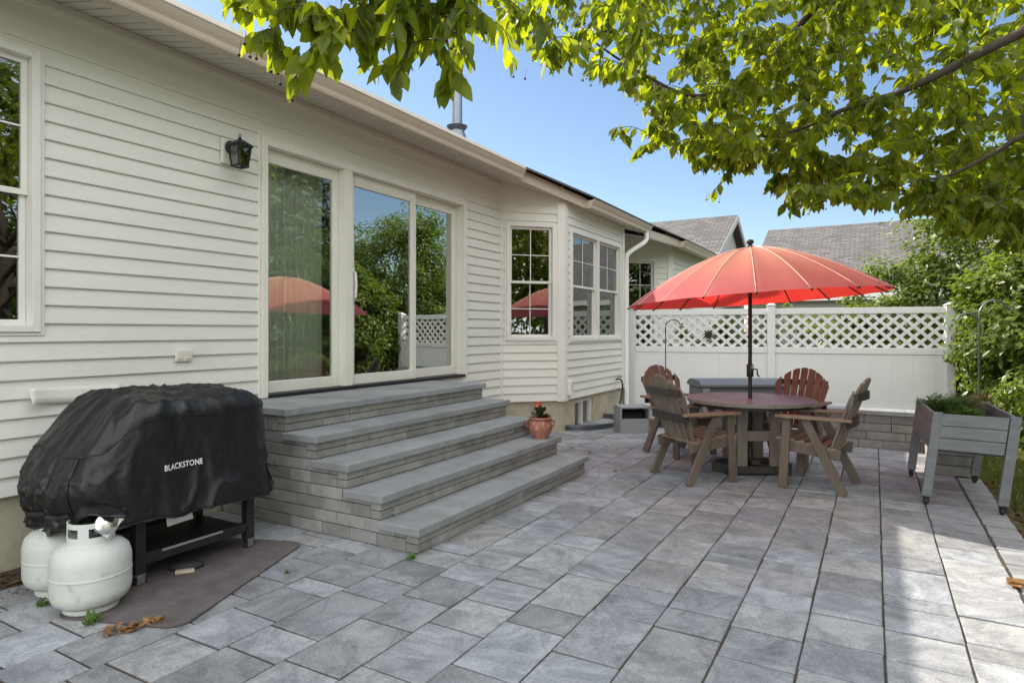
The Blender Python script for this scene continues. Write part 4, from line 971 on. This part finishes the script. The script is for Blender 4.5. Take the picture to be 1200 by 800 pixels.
# ------------------------------------------------------------------ fence
FL = Vector((-3.83, 11.06)); FR = Vector((1.02, 11.97)); WF = Wall(FL, FR)
fn = thing('lattice_fence', 'white vinyl privacy fence with lattice top at the back of the patio', 'fence', (0, 0, 0))
mid = WF.L*.475; posts = [0, mid, WF.L]
for p in posts:
    b = MB(); WF.box(b, p-.063, p+.063, -.063, .063, -.1, 1.83 if p == mid else 1.80); po = b.build('post', 'fence', fn, bevel=.006)
    c = MB(); zt = 1.832 if p == mid else 1.802
    c.hexa([WF.P(p+a*.075, q*.075, zt) for a, q in ((-1, -1), (1, -1), (1, 1), (-1, 1))]+[WF.P(p+a*.075, q*.075, zt+.018) for a, q in ((-1, -1), (1, -1), (1, 1), (-1, 1))])
    c.hexa([WF.P(p+a*.065, q*.065, zt+.0185) for a, q in ((-1, -1), (1, -1), (1, 1), (-1, 1))]+[WF.P(p+a*.01, q*.01, zt+.055) for a, q in ((-1, -1), (1, -1), (1, 1), (-1, 1))]); c.build('post_cap', 'fence', po)
for a, b in ((posts[0]+.064, posts[1]-.064), (posts[1]+.064, posts[2]-.064)):
    for z0, z1 in ((1.685, 1.785), (1.03, 1.135), (.06, .19)):
        m_ = MB(); WF.box(m_, a, b, -.024, .024, z0, z1); m_.build('rail', 'fence', fn, bevel=.004)
    m_ = MB(); k = a
    while k < b-.02:
        e = min(k+.29, b); WF.box(m_, k+.0004, e-.0004, -.011, .011, .191, 1.029); k += .29
    m_.build('panel_boards', 'fence', fn, bevel=.0012)
    lt = MB(); P_ = .19; wv = .052*1.414; hh = .55
    for layer, sg in ((0, 1), (1, -1)):
        u = a-hh-.3
        while u < b+hh+.3:
            poly = [(u, 1.135), (u+wv, 1.135), (u+wv+sg*hh*1.1, 1.685), (u+sg*hh*1.1, 1.685)]
            poly = clip(poly, a, b, 1.135, 1.685)
            if len(poly) >= 3: lt.prism(poly, lambda p, q, h: WF.P(p, h, q), -.001-.008*(1-layer), .0065-.0075*(1-layer)+.0005)
            u += P_
    lt.build('lattice', 'fence', fn)
# ornament on the lattice
so2 = MB(); c0 = WF.P(1.33, .03, 1.34)
for k in range(9):
    a = 2*PI*k/9+.2; l = .11*(1 if k % 2 else .8); d = WF.t*math.cos(a)+Vector((0, 0, 1))*math.sin(a); s_ = WF.t*-math.sin(a)+Vector((0, 0, 1))*math.cos(a)
    so2.prism([(0, -.012), (l*.5, -.02), (l, 0), (l*.5, .02), (0, .012)], lambda p, q, h: c0+d*p+s_*q+WF.n*h, -.003+.0003*k, .003+.0003*k)
tag(so2.build('star_ornament', 'darkleaf'), 'small olive star shaped ornament hung on the fence lattice', 'ornament')
# ------------------------------------------------------------------ low stone garden wall
gw = thing('garden_wall', 'low grey stone block retaining wall with flat cap in front of the fence', 'stone wall', (0, 0, 0))
gm = MB(); wl = Wall((.86, 8.72), (-.75, 8.72)); wl = Wall((-.75, 8.72), (.86, 8.72)); stones(gm, wl, 0, .40, .2, (.24, .40), .10)
gm.box(-.75, .86, 8.93, 9.0, 0, .395)
wp = Wall((.50, 7.42), (.84, 7.42)); stones(gm, wp, 0, .40, .12, (.30, .36), .10); wq = Wall((.84, 7.42), (.84, 8.71)); stones(gm, wq, 0, .40, .17, (.25, .4), .10)
wr = Wall((.50, 8.71), (.50, 7.42)); stones(gm, wr, 0, .40, .16, (.25, .4), .10)
gm.build('stone_courses', M['stone'], gw, bevel=.006)
gc = MB(); x = -.78
while x < .85: l = random.uniform(.4, .6); gc.box(x+.002, min(x+l, .88)-.002, 8.68, 9.02, .402, .455); x += l
gc.box(.47, .875, 7.39, 8.0, .402, .455); gc.box(.47, .875, 8.004, 8.675, .402, .455)
gc.build('wall_cap', 'bluestone', gw, bevel=.006)
MB().box(-.75, 1.2, 9.0, 11.5, -.05, .08).build('garden_bed', 'soil', kind='structure')
# ------------------------------------------------------------------ hooks
def hook(label, base, arms, r=.009):
    t = thing('shepherd_hook', label, 'plant hook', base, 0, 'shepherd hooks by the fence')
    for i, (h, dx, dy, rr) in enumerate(arms):
        d = Vector((dx, dy, 0)).normalized(); pts = [Vector((0, 0, 0 if i == 0 else h-.5)), Vector((0, 0, h-rr))] if i == 0 else [Vector((0, 0, h-rr-.12)), Vector((0, 0, h-rr))]
        for k in range(1, 11): a = PI*.86*k/10; pts.append(Vector((0, 0, h-rr))+d*(rr-rr*math.cos(a))+Vector((0, 0, rr*math.sin(a))))
        e = pts[-1]; pts += [e+d*.02+Vector((0, 0, -.012)), e+d*.05+Vector((0, 0, .012))]
        MB().tube(pts, r if i == 0 else r*.8, 8).build('rod' if i == 0 else 'lower_arm', hookm, t, smooth=True)
    return t
hookm = 'black'; hook('thin black shepherd hook standing left of the table in front of the fence', (-2.87, 9.88, 0), [(1.58, RX, RY, .12)], .008)
hookm = 'galv'; hook('pale metal double shepherd hook behind the grey planter', (1.0, 8.62, 0), [(1.74, RX, RY, .17), (1.60, -RX, -RY, .13)], .010)
# ------------------------------------------------------------------ planter
pn_ = thing('raised_planter', 'grey wooden raised planter on legs with casters at the right edge of the patio', 'planter', (0, 0, 0))
def pz(x, y, z): return Vector((x+.085*z/.75-.0, y-.03*z/.75, z))
c4 = dict(FL=(.355, 6.118), FR=(.84, 6.05), BR=(.795, 7.20), BL=(.30, 7.22))
K = list(c4.values())
for k, (x, y) in c4.items():
    m_ = MB(); lz = .752; w_ = .034
    m_.hexa([pz(x+a*w_, y+b*w_, .07) for a, b in ((-1, -1), (1, -1), (1, 1), (-1, 1))]+[pz(x+a*w_, y+b*w_, lz) for a, b in ((-1, -1), (1, -1), (1, 1), (-1, 1))]); m_.build('leg', 'planter', pn_, bevel=.005)
    caster(x+.006, y-.012, pn_, 'black', .03)
def plank_wall(a, b, ins):
    a = Vector(a); b = Vector(b); d = (b-a).normalized(); n = Vector((d.y, -d.x)); m_ = MB()
    a2 = a+d*.036; b2 = b-d*.036
    for k in range(3):
        z0, z1 = .455+.097*k+.002, .455+.097*(k+1)-.002
        q = [(a2, .03), (b2, .03), (b2, .008), (a2, .008)]
        m_.hexa([pz(*(p+n*o), z0) for p, o in q]+[pz(*(p+n*o), z1) for p, o in q])
    m_.build('side_planks', 'planter', pn_, bevel=.004)
for i in range(4): plank_wall(K[i], K[(i+1) % 4], 0)
m_ = MB(); m_.hexa([pz(x+dx, y+dy, .44) for (x, y), dx, dy in zip(K, (.0, .0, 0, 0), (0, 0, 0, 0))]+[pz(x, y, .453) for x, y in K]); m_.build('bottom_board', 'polydark', pn_)
m_ = MB(); m_.hexa([pz(x+a*.012, y+b*.012, .48) for (x, y), a, b in zip(K, (1, -1, -1, 1), (1, 1, -1, -1))]+[pz(x+a*.012, y+b*.012, .655) for (x, y), a, b in zip(K, (1, -1, -1, 1), (1, 1, -1, -1))]); m_.build('soil_fill', 'soil', pn_)
hbm = MB()
def herb(mb, x, y, z, h, n, spread):
    for _ in range(n):
        a = random.uniform(0, 6.3); l = h*random.uniform(.6, 1.1); bx_ = x+random.gauss(0, spread*.35); by = y+random.gauss(0, spread*.35); tip = Vector((bx_+math.cos(a)*l*.6, by+math.sin(a)*l*.6, z+l)); base = Vector((bx_, by, z)); midp = (base+tip)/2+Vector((0, 0, l*.12))
        mb.tube([base, midp, tip], [.0025, .002, .001], 4, cap=False)
        for q in range(9):
            f = .3+.7*q/8; p = base.lerp(midp, f*2) if f < .5 else midp.lerp(tip, f*2-1)
            for s_ in range(2):
                b_ = random.uniform(0, 6.3); e = p+Vector((math.cos(b_), math.sin(b_), random.uniform(-.2, .6)))*.045; sd_ = Vector((-math.sin(b_), math.cos(b_), 0))*.006
                mb.quad(p, (p+e)/2+sd_, e, (p+e)/2-sd_)
herb(hbm, .60, 6.75, .655, .17, 80, .22); herb(hbm, .52, 6.95, .655, .13, 40, .2); herb(hbm, .68, 6.5, .655, .10, 40, .15)
tag(hbm.build('herb_plant', 'herb', fix=False), 'feathery green herbs growing inside the grey planter', 'plant')
hd = MB(); herb(hd, .75, 6.95, .655, .16, 30, .16); tag(hd.build('withered_plant', 'dry', fix=False), 'brownish withered stems at the far right of the planter', 'plant')
# ------------------------------------------------------------------ leaves / trees
def leaf_cloud(pts, nrm, size, kind='ovate', fold=.25, droop=None):
    """arrays of positions (N,3), leaf axis (N,3) and face normals (N,3), sizes (N,) -> verts, faces"""
    N = len(pts); ax = nrm[0]; nn = nrm[1]
    ax = ax/np.linalg.norm(ax, axis=1, keepdims=True); sd_ = np.cross(nn, ax); sd_ /= np.linalg.norm(sd_, axis=1, keepdims=True)+1e-9; up = np.cross(ax, sd_)
    if kind == 'ovate': T = [(0, 0, 0), (.22, .20, fold*.2), (.22, -.20, fold*.2), (.5, .26, fold*.26), (.5, -.26, fold*.26), (.78, .14, fold*.10-.03), (.78, -.14, fold*.10-.03), (1, 0, -.10), (.25, 0, -.02), (.5, 0, -.03), (.78, 0, -.05)]; Fc = [(0, 8, 1), (0, 2, 8), (1, 8, 9, 3), (8, 2, 4, 9), (3, 9, 10, 5), (9, 4, 6, 10), (5, 10, 7), (10, 6, 7)]
    else: T = [(0, 0, 0), (.45, .26, .05), (.45, -.26, .05), (1, 0, -.06), (.45, 0, -.03)]; Fc = [(0, 4, 1), (0, 2, 4), (1, 4, 3), (4, 2, 3)]
    V = np.concatenate([pts[:, None, :]+size[:, None, None]*(np.array([t[0] for t in T])[None, :, None]*ax[:, None, :]+np.array([t[1] for t in T])[None, :, None]*sd_[:, None, :]+np.array([t[2] for t in T])[None, :, None]*up[:, None, :]*rng.uniform(-.4, 2.4, N)[:, None, None])], axis=1)
    return V.reshape(-1, 3), Fc, len(T), N
def build_leaves(name, m, parent, data, kind=None):
    V, Fc, nT, N = data; me = bpy.data.meshes.new(name)
    loops = []; starts = []; tot = []
    base = np.arange(N)*nT
    lv = []; ls_ = []; cnt = 0
    per_leaf = np.concatenate([np.array(f) for f in Fc]); lens = np.array([len(f) for f in Fc])
    allv = (base[:, None]+per_leaf[None, :]).reshape(-1); alll = np.tile(lens, N); st_ = np.concatenate([[0], np.cumsum(alll)[:-1]])
    me.vertices.add(len(V)); me.vertices.foreach_set('co', V.astype(np.float32).ravel())
    me.loops.add(len(allv)); me.loops.foreach_set('vertex_index', allv.astype(np.int32))
    me.polygons.add(len(alll)); me.polygons.foreach_set('loop_start', st_.astype(np.int32)); me.polygons.foreach_set('loop_total', alll.astype(np.int32))
    me.update(calc_edges=True); me.validate()
    me.polygons.foreach_set('use_smooth', [True]*len(me.polygons))
    me.materials.append(M[m]); o = bpy.data.objects.new(name, me); col.objects.link(o)
    if parent: o.parent = parent
    if kind: o['kind'] = kind
    return o
# overhanging tree: limbs, grown twigs, leaves
tree = thing('broadleaf_tree', 'broadleaf tree on the right whose leafy branches overhang the patio', 'tree', (0, 0, 0))
def spl(pts, n=6):   # catmull rom
    P_ = [Vector(p) for p in pts]; P_ = [P_[0]]+P_+[P_[-1]]; out = []
    for i in range(1, len(P_)-2):
        for k in range(n):
            t = k/n; a, b, c, d = P_[i-1:i+3]; out.append(.5*((2*b)+(c-a)*t+(2*a-5*b+4*c-d)*t*t+(3*b-a-3*c+d)*t**3))
    out.append(P_[-2]); return out
BT = Vector((2.9, 4.5, 0))
trunk = spl([BT, BT+Vector((-.05, .05, 1)), BT+Vector((-.12, .05, 1.9)), BT+Vector((-.2, .1, 2.7))]); MB().tube(trunk, [.17-.004*i for i in range(len(trunk))], 14).build('trunk', 'bark', tree, smooth=True)
top = trunk[-1]; low = trunk[-5]
limbs = [
 (spl([low, atd(1290, 0, 3.5), atd(1195, 40, 3.6), atd(1130, 72, 3.75), atd(1080, 97, 3.9), atd(1030, 117, 4.1), atd(985, 130, 4.3), atd(935, 152, 4.5), atd(885, 160, 4.7), atd(840, 150, 4.9)]), .036, .005),
 (spl([trunk[-8], atd(1260, 130, 3.4), atd(1200, 158, 3.55), atd(1160, 182, 3.7), atd(1110, 206, 3.9), atd(1050, 215, 4.1)]), .024, .005),
 (spl([top, atd(1100, -60, 3.6), atd(985, -20, 4.2), atd(900, 70, 4.7), atd(820, 113, 5.0), atd(750, 85, 5.1), atd(690, 45, 5.0)]), .04, .006),
 (spl([top, BT+Vector((-1.1, -.9, 3.3)), Vector((.5, 2.9, 3.35)), Vector((-.5, 2.3, 3.05)), Vector((-1.15, 1.9, 2.82)), Vector((-1.6, 1.55, 2.70)), Vector((-2.0, 1.5, 2.62))]), .045, .006),
 (spl([top, BT+Vector((-.6, -1.0, 3.6)), Vector((1.2, 2.5, 4.0)), Vector((.2, 3.0, 3.9)), Vector((-.7, 3.4, 3.7))]), .04, .008),
 (spl([trunk[-6], atd(1290, 210, 4.0), atd(1215, 215, 4.4), atd(1170, 235, 4.7)]), .03, .006),
 (spl([top, BT+Vector((.3, .9, 3.4)), BT+Vector((.4, 1.8, 3.8))]), .05, .01),
 (spl([top, BT+Vector((.9, -.4, 3.5)), BT+Vector((1.6, -.6, 3.9))]), .05, .01),
 (spl([top, BT+Vector((-.1, 0, 3.8)), BT+Vector((-.3, .2, 4.8))]), .06, .01)]
nodes = []
for pts, r0, r1 in limbs:
    n = len(pts); MB().tube(pts, [r0+(r1-r0)*i/(n-1) for i in range(n)], 9).build('branch', 'bark', tree, smooth=True)
    nodes += pts[2:]
def poly_sample(poly, n, d0, d1):
    us = [p[0] for p in poly]; vs = [p[1] for p in poly]; out = []
    while len(out) < n:
        u = random.uniform(min(us), max(us)); v = random.uniform(min(vs), max(vs)); ins = False; j = len(poly)-1
        for i in range(len(poly)):
            a, b = poly[i], poly[j]
            if (a[1] > v) != (b[1] > v) and u < (b[0]-a[0])*(v-a[1])/(b[1]-a[1])+a[0]: ins = not ins
            j = i
        if ins: out.append(atd(u, v, random.uniform(d0, d1)))
    return out
att = []
att += poly_sample([(250, -80), (560, -80), (575, 20), (540, 60), (480, 78), (415, 50), (350, 55), (310, 35), (262, -5)], 108, 1.95, 2.7)
att += poly_sample([(560, -90), (760, -90), (760, 95), (650, 80), (600, 50), (560, 50)], 150, 3.2, 5.0)
att += poly_sample([(730, -60), (1230, -60), (1230, 245), (1150, 225), (1060, 215), (960, 205), (880, 185), (800, 150), (730, 110)], 1300, 3.9, 6.2)
att += poly_sample([(760, 120), (1010, 190), (960, 222), (870, 205), (800, 190), (755, 165)], 110, 4.2, 5.4)
att += poly_sample([(1080, 200), (1230, 220), (1230, 275), (1160, 262)], 60, 3.8, 5.0)
att += poly_sample([(900, 205), (1230, 235), (1230, 290), (1140, 272), (1040, 235), (950, 238)], 170, 3.8, 5.0)
att += [atd(300, 42, 2.1), atd(346, 92, 2.05), atd(388, 66, 2.2), atd(428, 62, 2.3), atd(462, 98, 2.2), atd(518, 98, 2.15), atd(548, 66, 2.4), atd(600, 70, 2.9), atd(330, 62, 2.2), atd(345, 60, 2.15), atd(525, 75, 2.2), atd(460, 85, 2.4), atd(440, 75, 2.5), atd(720, 150, 4.6), atd(748, 175, 4.4), atd(835, 225, 4.6), atd(925, 235, 4.4), atd(938, 222, 4.3), atd(530, 90, 2.25), atd(735, 160, 4.5)]
# crown above and around, out of the frame
for _ in range(150):
    a = random.uniform(0, 6.3); r = random.uniform(.3, 2.6); att.append(BT+Vector((math.cos(a)*r, math.sin(a)*r, random.uniform(2.9, 5.2))))
NA = np.array([tuple(n) for n in nodes]); att.sort(key=lambda p: np.min(np.sum((NA-np.array(p))**2, axis=1)))
tw = MB(); LP, LA, LN, LS = [], [], [], []; BP = []
nodes_np = [tuple(n) for n in nodes]; arr = np.array(nodes_np)
for p in att:
    d2 = np.sum((arr-np.array(p))**2, axis=1); base = Vector(arr[int(np.argmin(d2))]); L_ = (p-base).length
    if L_ < .06: p = p+Vector((random.gauss(0, .1), random.gauss(0, .1), -.05)); L_ = (p-base).length
    midp = (p+base)/2+Vector((random.gauss(0, .12)*L_, random.gauss(0, .12)*L_, .12*L_)); seg = spl([base, midp, p], 5)
    r0 = .0022+.0035*min(1.2, L_); tw.tube(seg, [r0+(0.0014-r0)*i/(len(seg)-1) for i in range(len(seg))], 5, cap=False)
    new = np.array([tuple(q) for q in seg[3:]]); arr = np.concatenate([arr, new])
    d = (seg[-1]-seg[-3]).normalized(); hang = Vector((0, 0, -1))
    nl = random.randint(8, 13); span = min(L_, .42)
    for i in range(nl):
        f = 1-(i/nl)*min(1, span/L_); idx = f*(len(seg)-1); k = min(int(idx), len(seg)-2); q = seg[k].lerp(seg[k+1], idx-k)
        sidev = d.cross(Vector((0, 0, 1))); sidev = sidev.normalized() if sidev.length > .01 else Vector((1, 0, 0))
        ax = d*random.uniform(.1, .8)+sidev*(1 if i % 2 else -1)*random.uniform(.2, .9)+hang*random.uniform(.35, 1.5)+Vector((random.gauss(0, .25), random.gauss(0, .25), random.gauss(0, .2)))
        LP.append(tuple(q)); LA.append(tuple(ax)); LN.append((random.gauss(0, .6), random.gauss(0, .6), random.uniform(.3, 1.1))); LS.append(random.triangular(.045, .125, .092))
    if random.random() < .35:
        for _ in range(random.randint(2, 5)): BP.append(p+Vector((random.gauss(0, .03), random.gauss(0, .03), -random.uniform(.02, .08))))
tw.build('twigs', 'bark', tree, fix=False, kind='stuff')
build_leaves('foliage', 'leaf', tree, leaf_cloud(np.array(LP), (np.array(LA), np.array(LN)), np.array(LS)))
bm_ = MB()
for p in BP: bm_.lathe([(.001, -.006), (.005, -.003), (.006, 0), (.005, .003), (.001, .006)], tuple(p), 6, cap=False); bm_.tube([p+Vector((0, 0, .005)), p+Vector((.005, .004, .05))], .0008, 3, cap=False)
bm_.build('berries', 'berry', tree, fix=False, kind='stuff')
# shrubs -------------------------------------------------------------
def shrub(name, label, cat, c, rad_, n, leaf=(.06, .10), m='hedge', stems=5, group=None, clumps=60, kind='simple', seed=0, flat=.0):
    R_ = np.random.default_rng(seed+5); t = thing(name, label, cat, (c[0], c[1], -.05), 0, group)
    rx_, ry_, hz = rad_
    # clump centres over the body of the shrub
    v = R_.normal(size=(clumps, 3)); v /= np.linalg.norm(v, axis=1, keepdims=True); rr = R_.uniform(.45, 1.0, (clumps, 1))**.6
    cc = v*rr*np.array([rx_, ry_, hz/2])+np.array([0, 0, hz/2]); cs = R_.uniform(.16, .34, clumps)*min(rx_, ry_)*1.25
    cc[:, 2] = np.maximum(cc[:, 2], .12)
    idx = R_.integers(0, clumps, n); w_ = R_.normal(size=(n, 3)); w_ /= np.linalg.norm(w_, axis=1, keepdims=True)
    P_ = cc[idx]+w_*cs[idx][:, None]*R_.uniform(.5, 1.08, (n, 1))*np.array([1, 1, .8]); 
    out = P_-np.array([0, 0, hz*.4]); out /= np.linalg.norm(out, axis=1, keepdims=True)
    nn = out*.7+w_*.6+np.array([0, 0, .55])+R_.normal(size=(n, 3))*.45; ax = np.cross(nn, R_.normal(size=(n, 3)))+np.array([0, 0, -.25])*1+out*.3
    keep = P_[:, 2] > .03
    build_leaves('foliage', m, t, leaf_cloud(P_[keep], (ax[keep], nn[keep]), R_.uniform(*leaf, n)[keep], kind))
    s_ = MB()
    for k in range(stems):
        a = 2*PI*k/stems+R_.uniform(0, 1); e = Vector((math.cos(a)*rx_*.6, math.sin(a)*ry_*.6, hz*.75)); s_.tube(spl([(math.cos(a)*.1, math.sin(a)*.1, 0), (e.x*.35, e.y*.35, hz*.35), e], 4), [.035-.003*i for i in range(9)], 6, cap=False)
    for k in range(0, clumps, 2): s_.tube([(0, 0, hz*.35), tuple(cc[k]*np.array([.5, .5, .8])), tuple(cc[k])], [.016, .010, .004], 4, cap=False)
    s_.build('stems', 'bark', t, fix=False); return t
G1 = 'shrubs beyond the patio'
shrub('shrub', 'dark low hedge seen through the lattice of the left fence half', 'shrub', (-2.7, 12.25), (1.4, .5, 1.72), 6000, (.07, .12), seed=11, group=G1, clumps=70)
shrub('shrub', 'dark low hedge seen through the lattice of the right fence half', 'shrub', (-.3, 12.75), (1.5, .5, 1.85), 6000, (.07, .12), seed=12, group=G1, clumps=70)
shrub('shrub', 'broad leafy green shrub right of the fence end, behind the planter', 'shrub', (2.05, 11.5), (1.02, .95, 3.0), 13000, (.08, .14), seed=1, group=G1, clumps=110)
shrub('shrub', 'low bushy shrub showing above the right half of the fence', 'shrub', (1.0, 13.3), (1.6, .9, 3.0), 13000, (.07, .12), seed=2, group=G1, clumps=80)
shrub('shrub', 'tall light green shrub towering over the right fence end', 'shrub', (2.0, 13.6), (1.7, 1.3, 4.8), 18000, (.08, .14), seed=3, group=G1, clumps=120)
shrub('shrub', 'tall green shrub cut off by the right edge of the photo', 'shrub', (3.8, 12.2), (1.6, 1.5, 4.2), 11000, (.08, .14), seed=4, group=G1, clumps=110)
shrub('shrub', 'low spreading bush by the lawn under the tall shrubs', 'shrub', (2.0, 9.9), (.85, .6, 1.0), 3500, (.06, .11), seed=5, group=G1, clumps=50)
shrub('shrub', 'bushy shrub beyond the lawn reflected in the middle door glass', 'shrub', (4.2, 15.2), (2.0, 1.8, 5.2), 10000, (.09, .15), seed=6, group=G1, clumps=120)
shrub('shrub', 'rounded shrub reflected in the door glass beside the conifer', 'shrub', (6.0, 10.2), (1.4, 1.4, 3.0), 6000, (.08, .14), seed=7, group=G1, clumps=80)
shrub('shrub', 'distant shrub glimpsed between the fence and the grey roofs', 'shrub', (-1.2, 15.5), (1.8, 1.0, 2.2), 5000, (.08, .13), seed=8, group=G1, clumps=70)
for i_, (x_, y_, h_, r_0, lab) in enumerate(((8.6, 3.2, 6.5, 2.3, 'big leafy tree across the yard, reflected in the bay corner window'), (9.2, -1.2, 7.5, 2.6, 'tallest leafy tree across the yard, reflected beside the umbrella in the bay corner window'), (6.8, -5.2, 6.5, 2.4, 'leafy tree behind the camera at the end of the yard'), (7.0, 6.9, 7.5, 2.4, 'leafy tree by the spruces, reflected in the left window of the house'))):
    shrub('leafy_tree', lab, 'tree', (x_, y_), (r_0, r_0, h_), 6500, (.16, .28), seed=40+i_, group='trees across the yard', clumps=90)
# spruces seen reflected in the glass
def spruce(label, x, y, h, r, seed):
    R_ = np.random.default_rng(seed); t = thing('spruce_tree', label, 'tree', (x, y, -.05), 0, 'spruces reflected in the doors')
    MB().tube([(0, 0, 0), (0, 0, h*.5), (0, 0, h)], [.16, .09, .01], 8).build('trunk', 'bark', t, smooth=True)
    P_, A_, N_, S_ = [], [], [], []; br = MB(); z = .4
    while z < h-.2:
        L_ = r*(1-z/h)**.8; nb = 9
        for k in range(nb):
            a = 2*PI*k/nb+R_.uniform(0, .7)+z; l = L_*R_.uniform(.75, 1.1); d = np.array([math.cos(a), math.sin(a), 0]); 
            br.tube([(0, 0, z), tuple(d*l*.5+np.array([0, 0, z-.05*l])), tuple(d*l+np.array([0, 0, z+.0*l]))], [.02, .012, .004], 4, cap=False)
            for q in range(int(10+26*l)):
                f = R_.uniform(.2, 1.0); p = d*l*f+np.array([0, 0, z-.12*l*f+.1*l*f*f])+R_.normal(size=3)*np.array([.07, .07, .05])
                sdv = np.array([-d[1], d[0], 0])*R_.choice([-1, 1]); P_.append(p); A_.append(d*.7+sdv*R_.uniform(.2, 1)+np.array([0, 0, -R_.uniform(.1, .7)])); N_.append(np.array([0, 0, 1])+R_.normal(size=3)*.4); S_.append(R_.uniform(.16, .30))
        z += .27
    br.build('branches', 'bark', t, fix=False); build_leaves('foliage', 'pine', t, leaf_cloud(np.array(P_), (np.array(A_), np.array(N_)), np.array(S_), 'simple'))
spruce('tall grey green spruce reflected in the left door glass', 5.2, 12.3, 9.5, 2.7, 21)
spruce('second spruce reflected at the far left of the door glass', 7.6, 9.0, 9.0, 2.6, 22)
spruce('spruce reflected in the window left of the wall lamp', 7.4, 5.0, 8.5, 2.5, 23)
# ------------------------------------------------------------------ neighbouring houses
def nhouse(label, x0, x1, y0, y1, ze, zr, axis, zb=-.05):
    t = thing('neighbour_house', label, 'house', (0, 0, 0), 0, 'houses beyond the fence')
    MB().box(x0+.3, x1-.3, y0+.3, y1-.3, zb, ze).build('wall', 'nwall', t)
    r_ = MB()
    if axis == 'x':
        ym = (y0+y1)/2
        sheet(r_, [(x0, y0, ze), (x1, y0, ze), (x1, ym, zr), (x0, ym, zr)], .14); sheet(r_, [(x0, ym, zr), (x1, ym, zr), (x1, y1, ze), (x0, y1, ze)], .14)
        for xx in (x0+.35, x1-.35): g_ = MB(); g_.prism([(y0+.3, ze), (y1-.3, ze), (ym, zr-.1)], lambda a, b, h: (h, a, b), xx-.05, xx+.05); g_.build('gable', 'nwall', t)
    ro = r_.build('roof', 'nroof', t)
    fz_ = MB(); fz_.box(x0, x1, y0-.03, y0+.0, ze-.05, ze+.16); fz_.build('gutter', 'trim', t)
    rk = MB()
    for xx in (x1-.02,):
        for yy in (y0, y1): rk.hexa([(xx, yy, ze-.12), (xx+.06, yy, ze-.12), (xx+.06, ym, zr-.12), (xx, ym, zr-.12), (xx, yy, ze+.12), (xx+.06, yy, ze+.12), (xx+.06, ym, zr+.12), (xx, ym, zr+.12)])
    rk.build('rake_board', 'nwall', t)
    for k in range(2):
        a = x0+(x1-x0)*(.35+.35*k); m_ = MB(); m_.box(a, a+.9, y0+.26, y0+.296, ze-1.5, ze-.3); wo = m_.build('window', 'trim', t); p_ = MB(); p_.quad((a+.07, y0+.255, ze-1.43), (a+.83, y0+.255, ze-1.43), (a+.83, y0+.255, ze-.37), (a+.07, y0+.255, ze-.37)); p_.build('pane', 'glass2', wo, fix=False)
    return t
n1 = nhouse('grey shingled neighbour house with a gable end beyond the patio house', -13, -4.6, 22, 29, 3.9, 5.75, 'x'); 
n2 = nhouse('long low neighbour house with a wide grey shingled roof behind the umbrella', -4.2, 11.5, 24.0, 37.5, 2.5, 5.85, 'x')
vt = thing('roof_vent', 'black vent pipe on the wide grey neighbour roof', 'roof vent', tuple(atd(931, 298, 27.2)))
MB().lathe([(.13, -.5), (.13, .15), (.24, .16), (.24, .35), (.1, .42)], n=16).build('vent_pipe', 'black', vt, smooth='auto')
MB().box(-.2, 1.4, -.2, .2, -.16, -.08).build('vent_base', 'black', vt)
for o in list(sc.objects):
    if o.type == 'EMPTY' and o.get('category') is None: print('untagged', o.name)
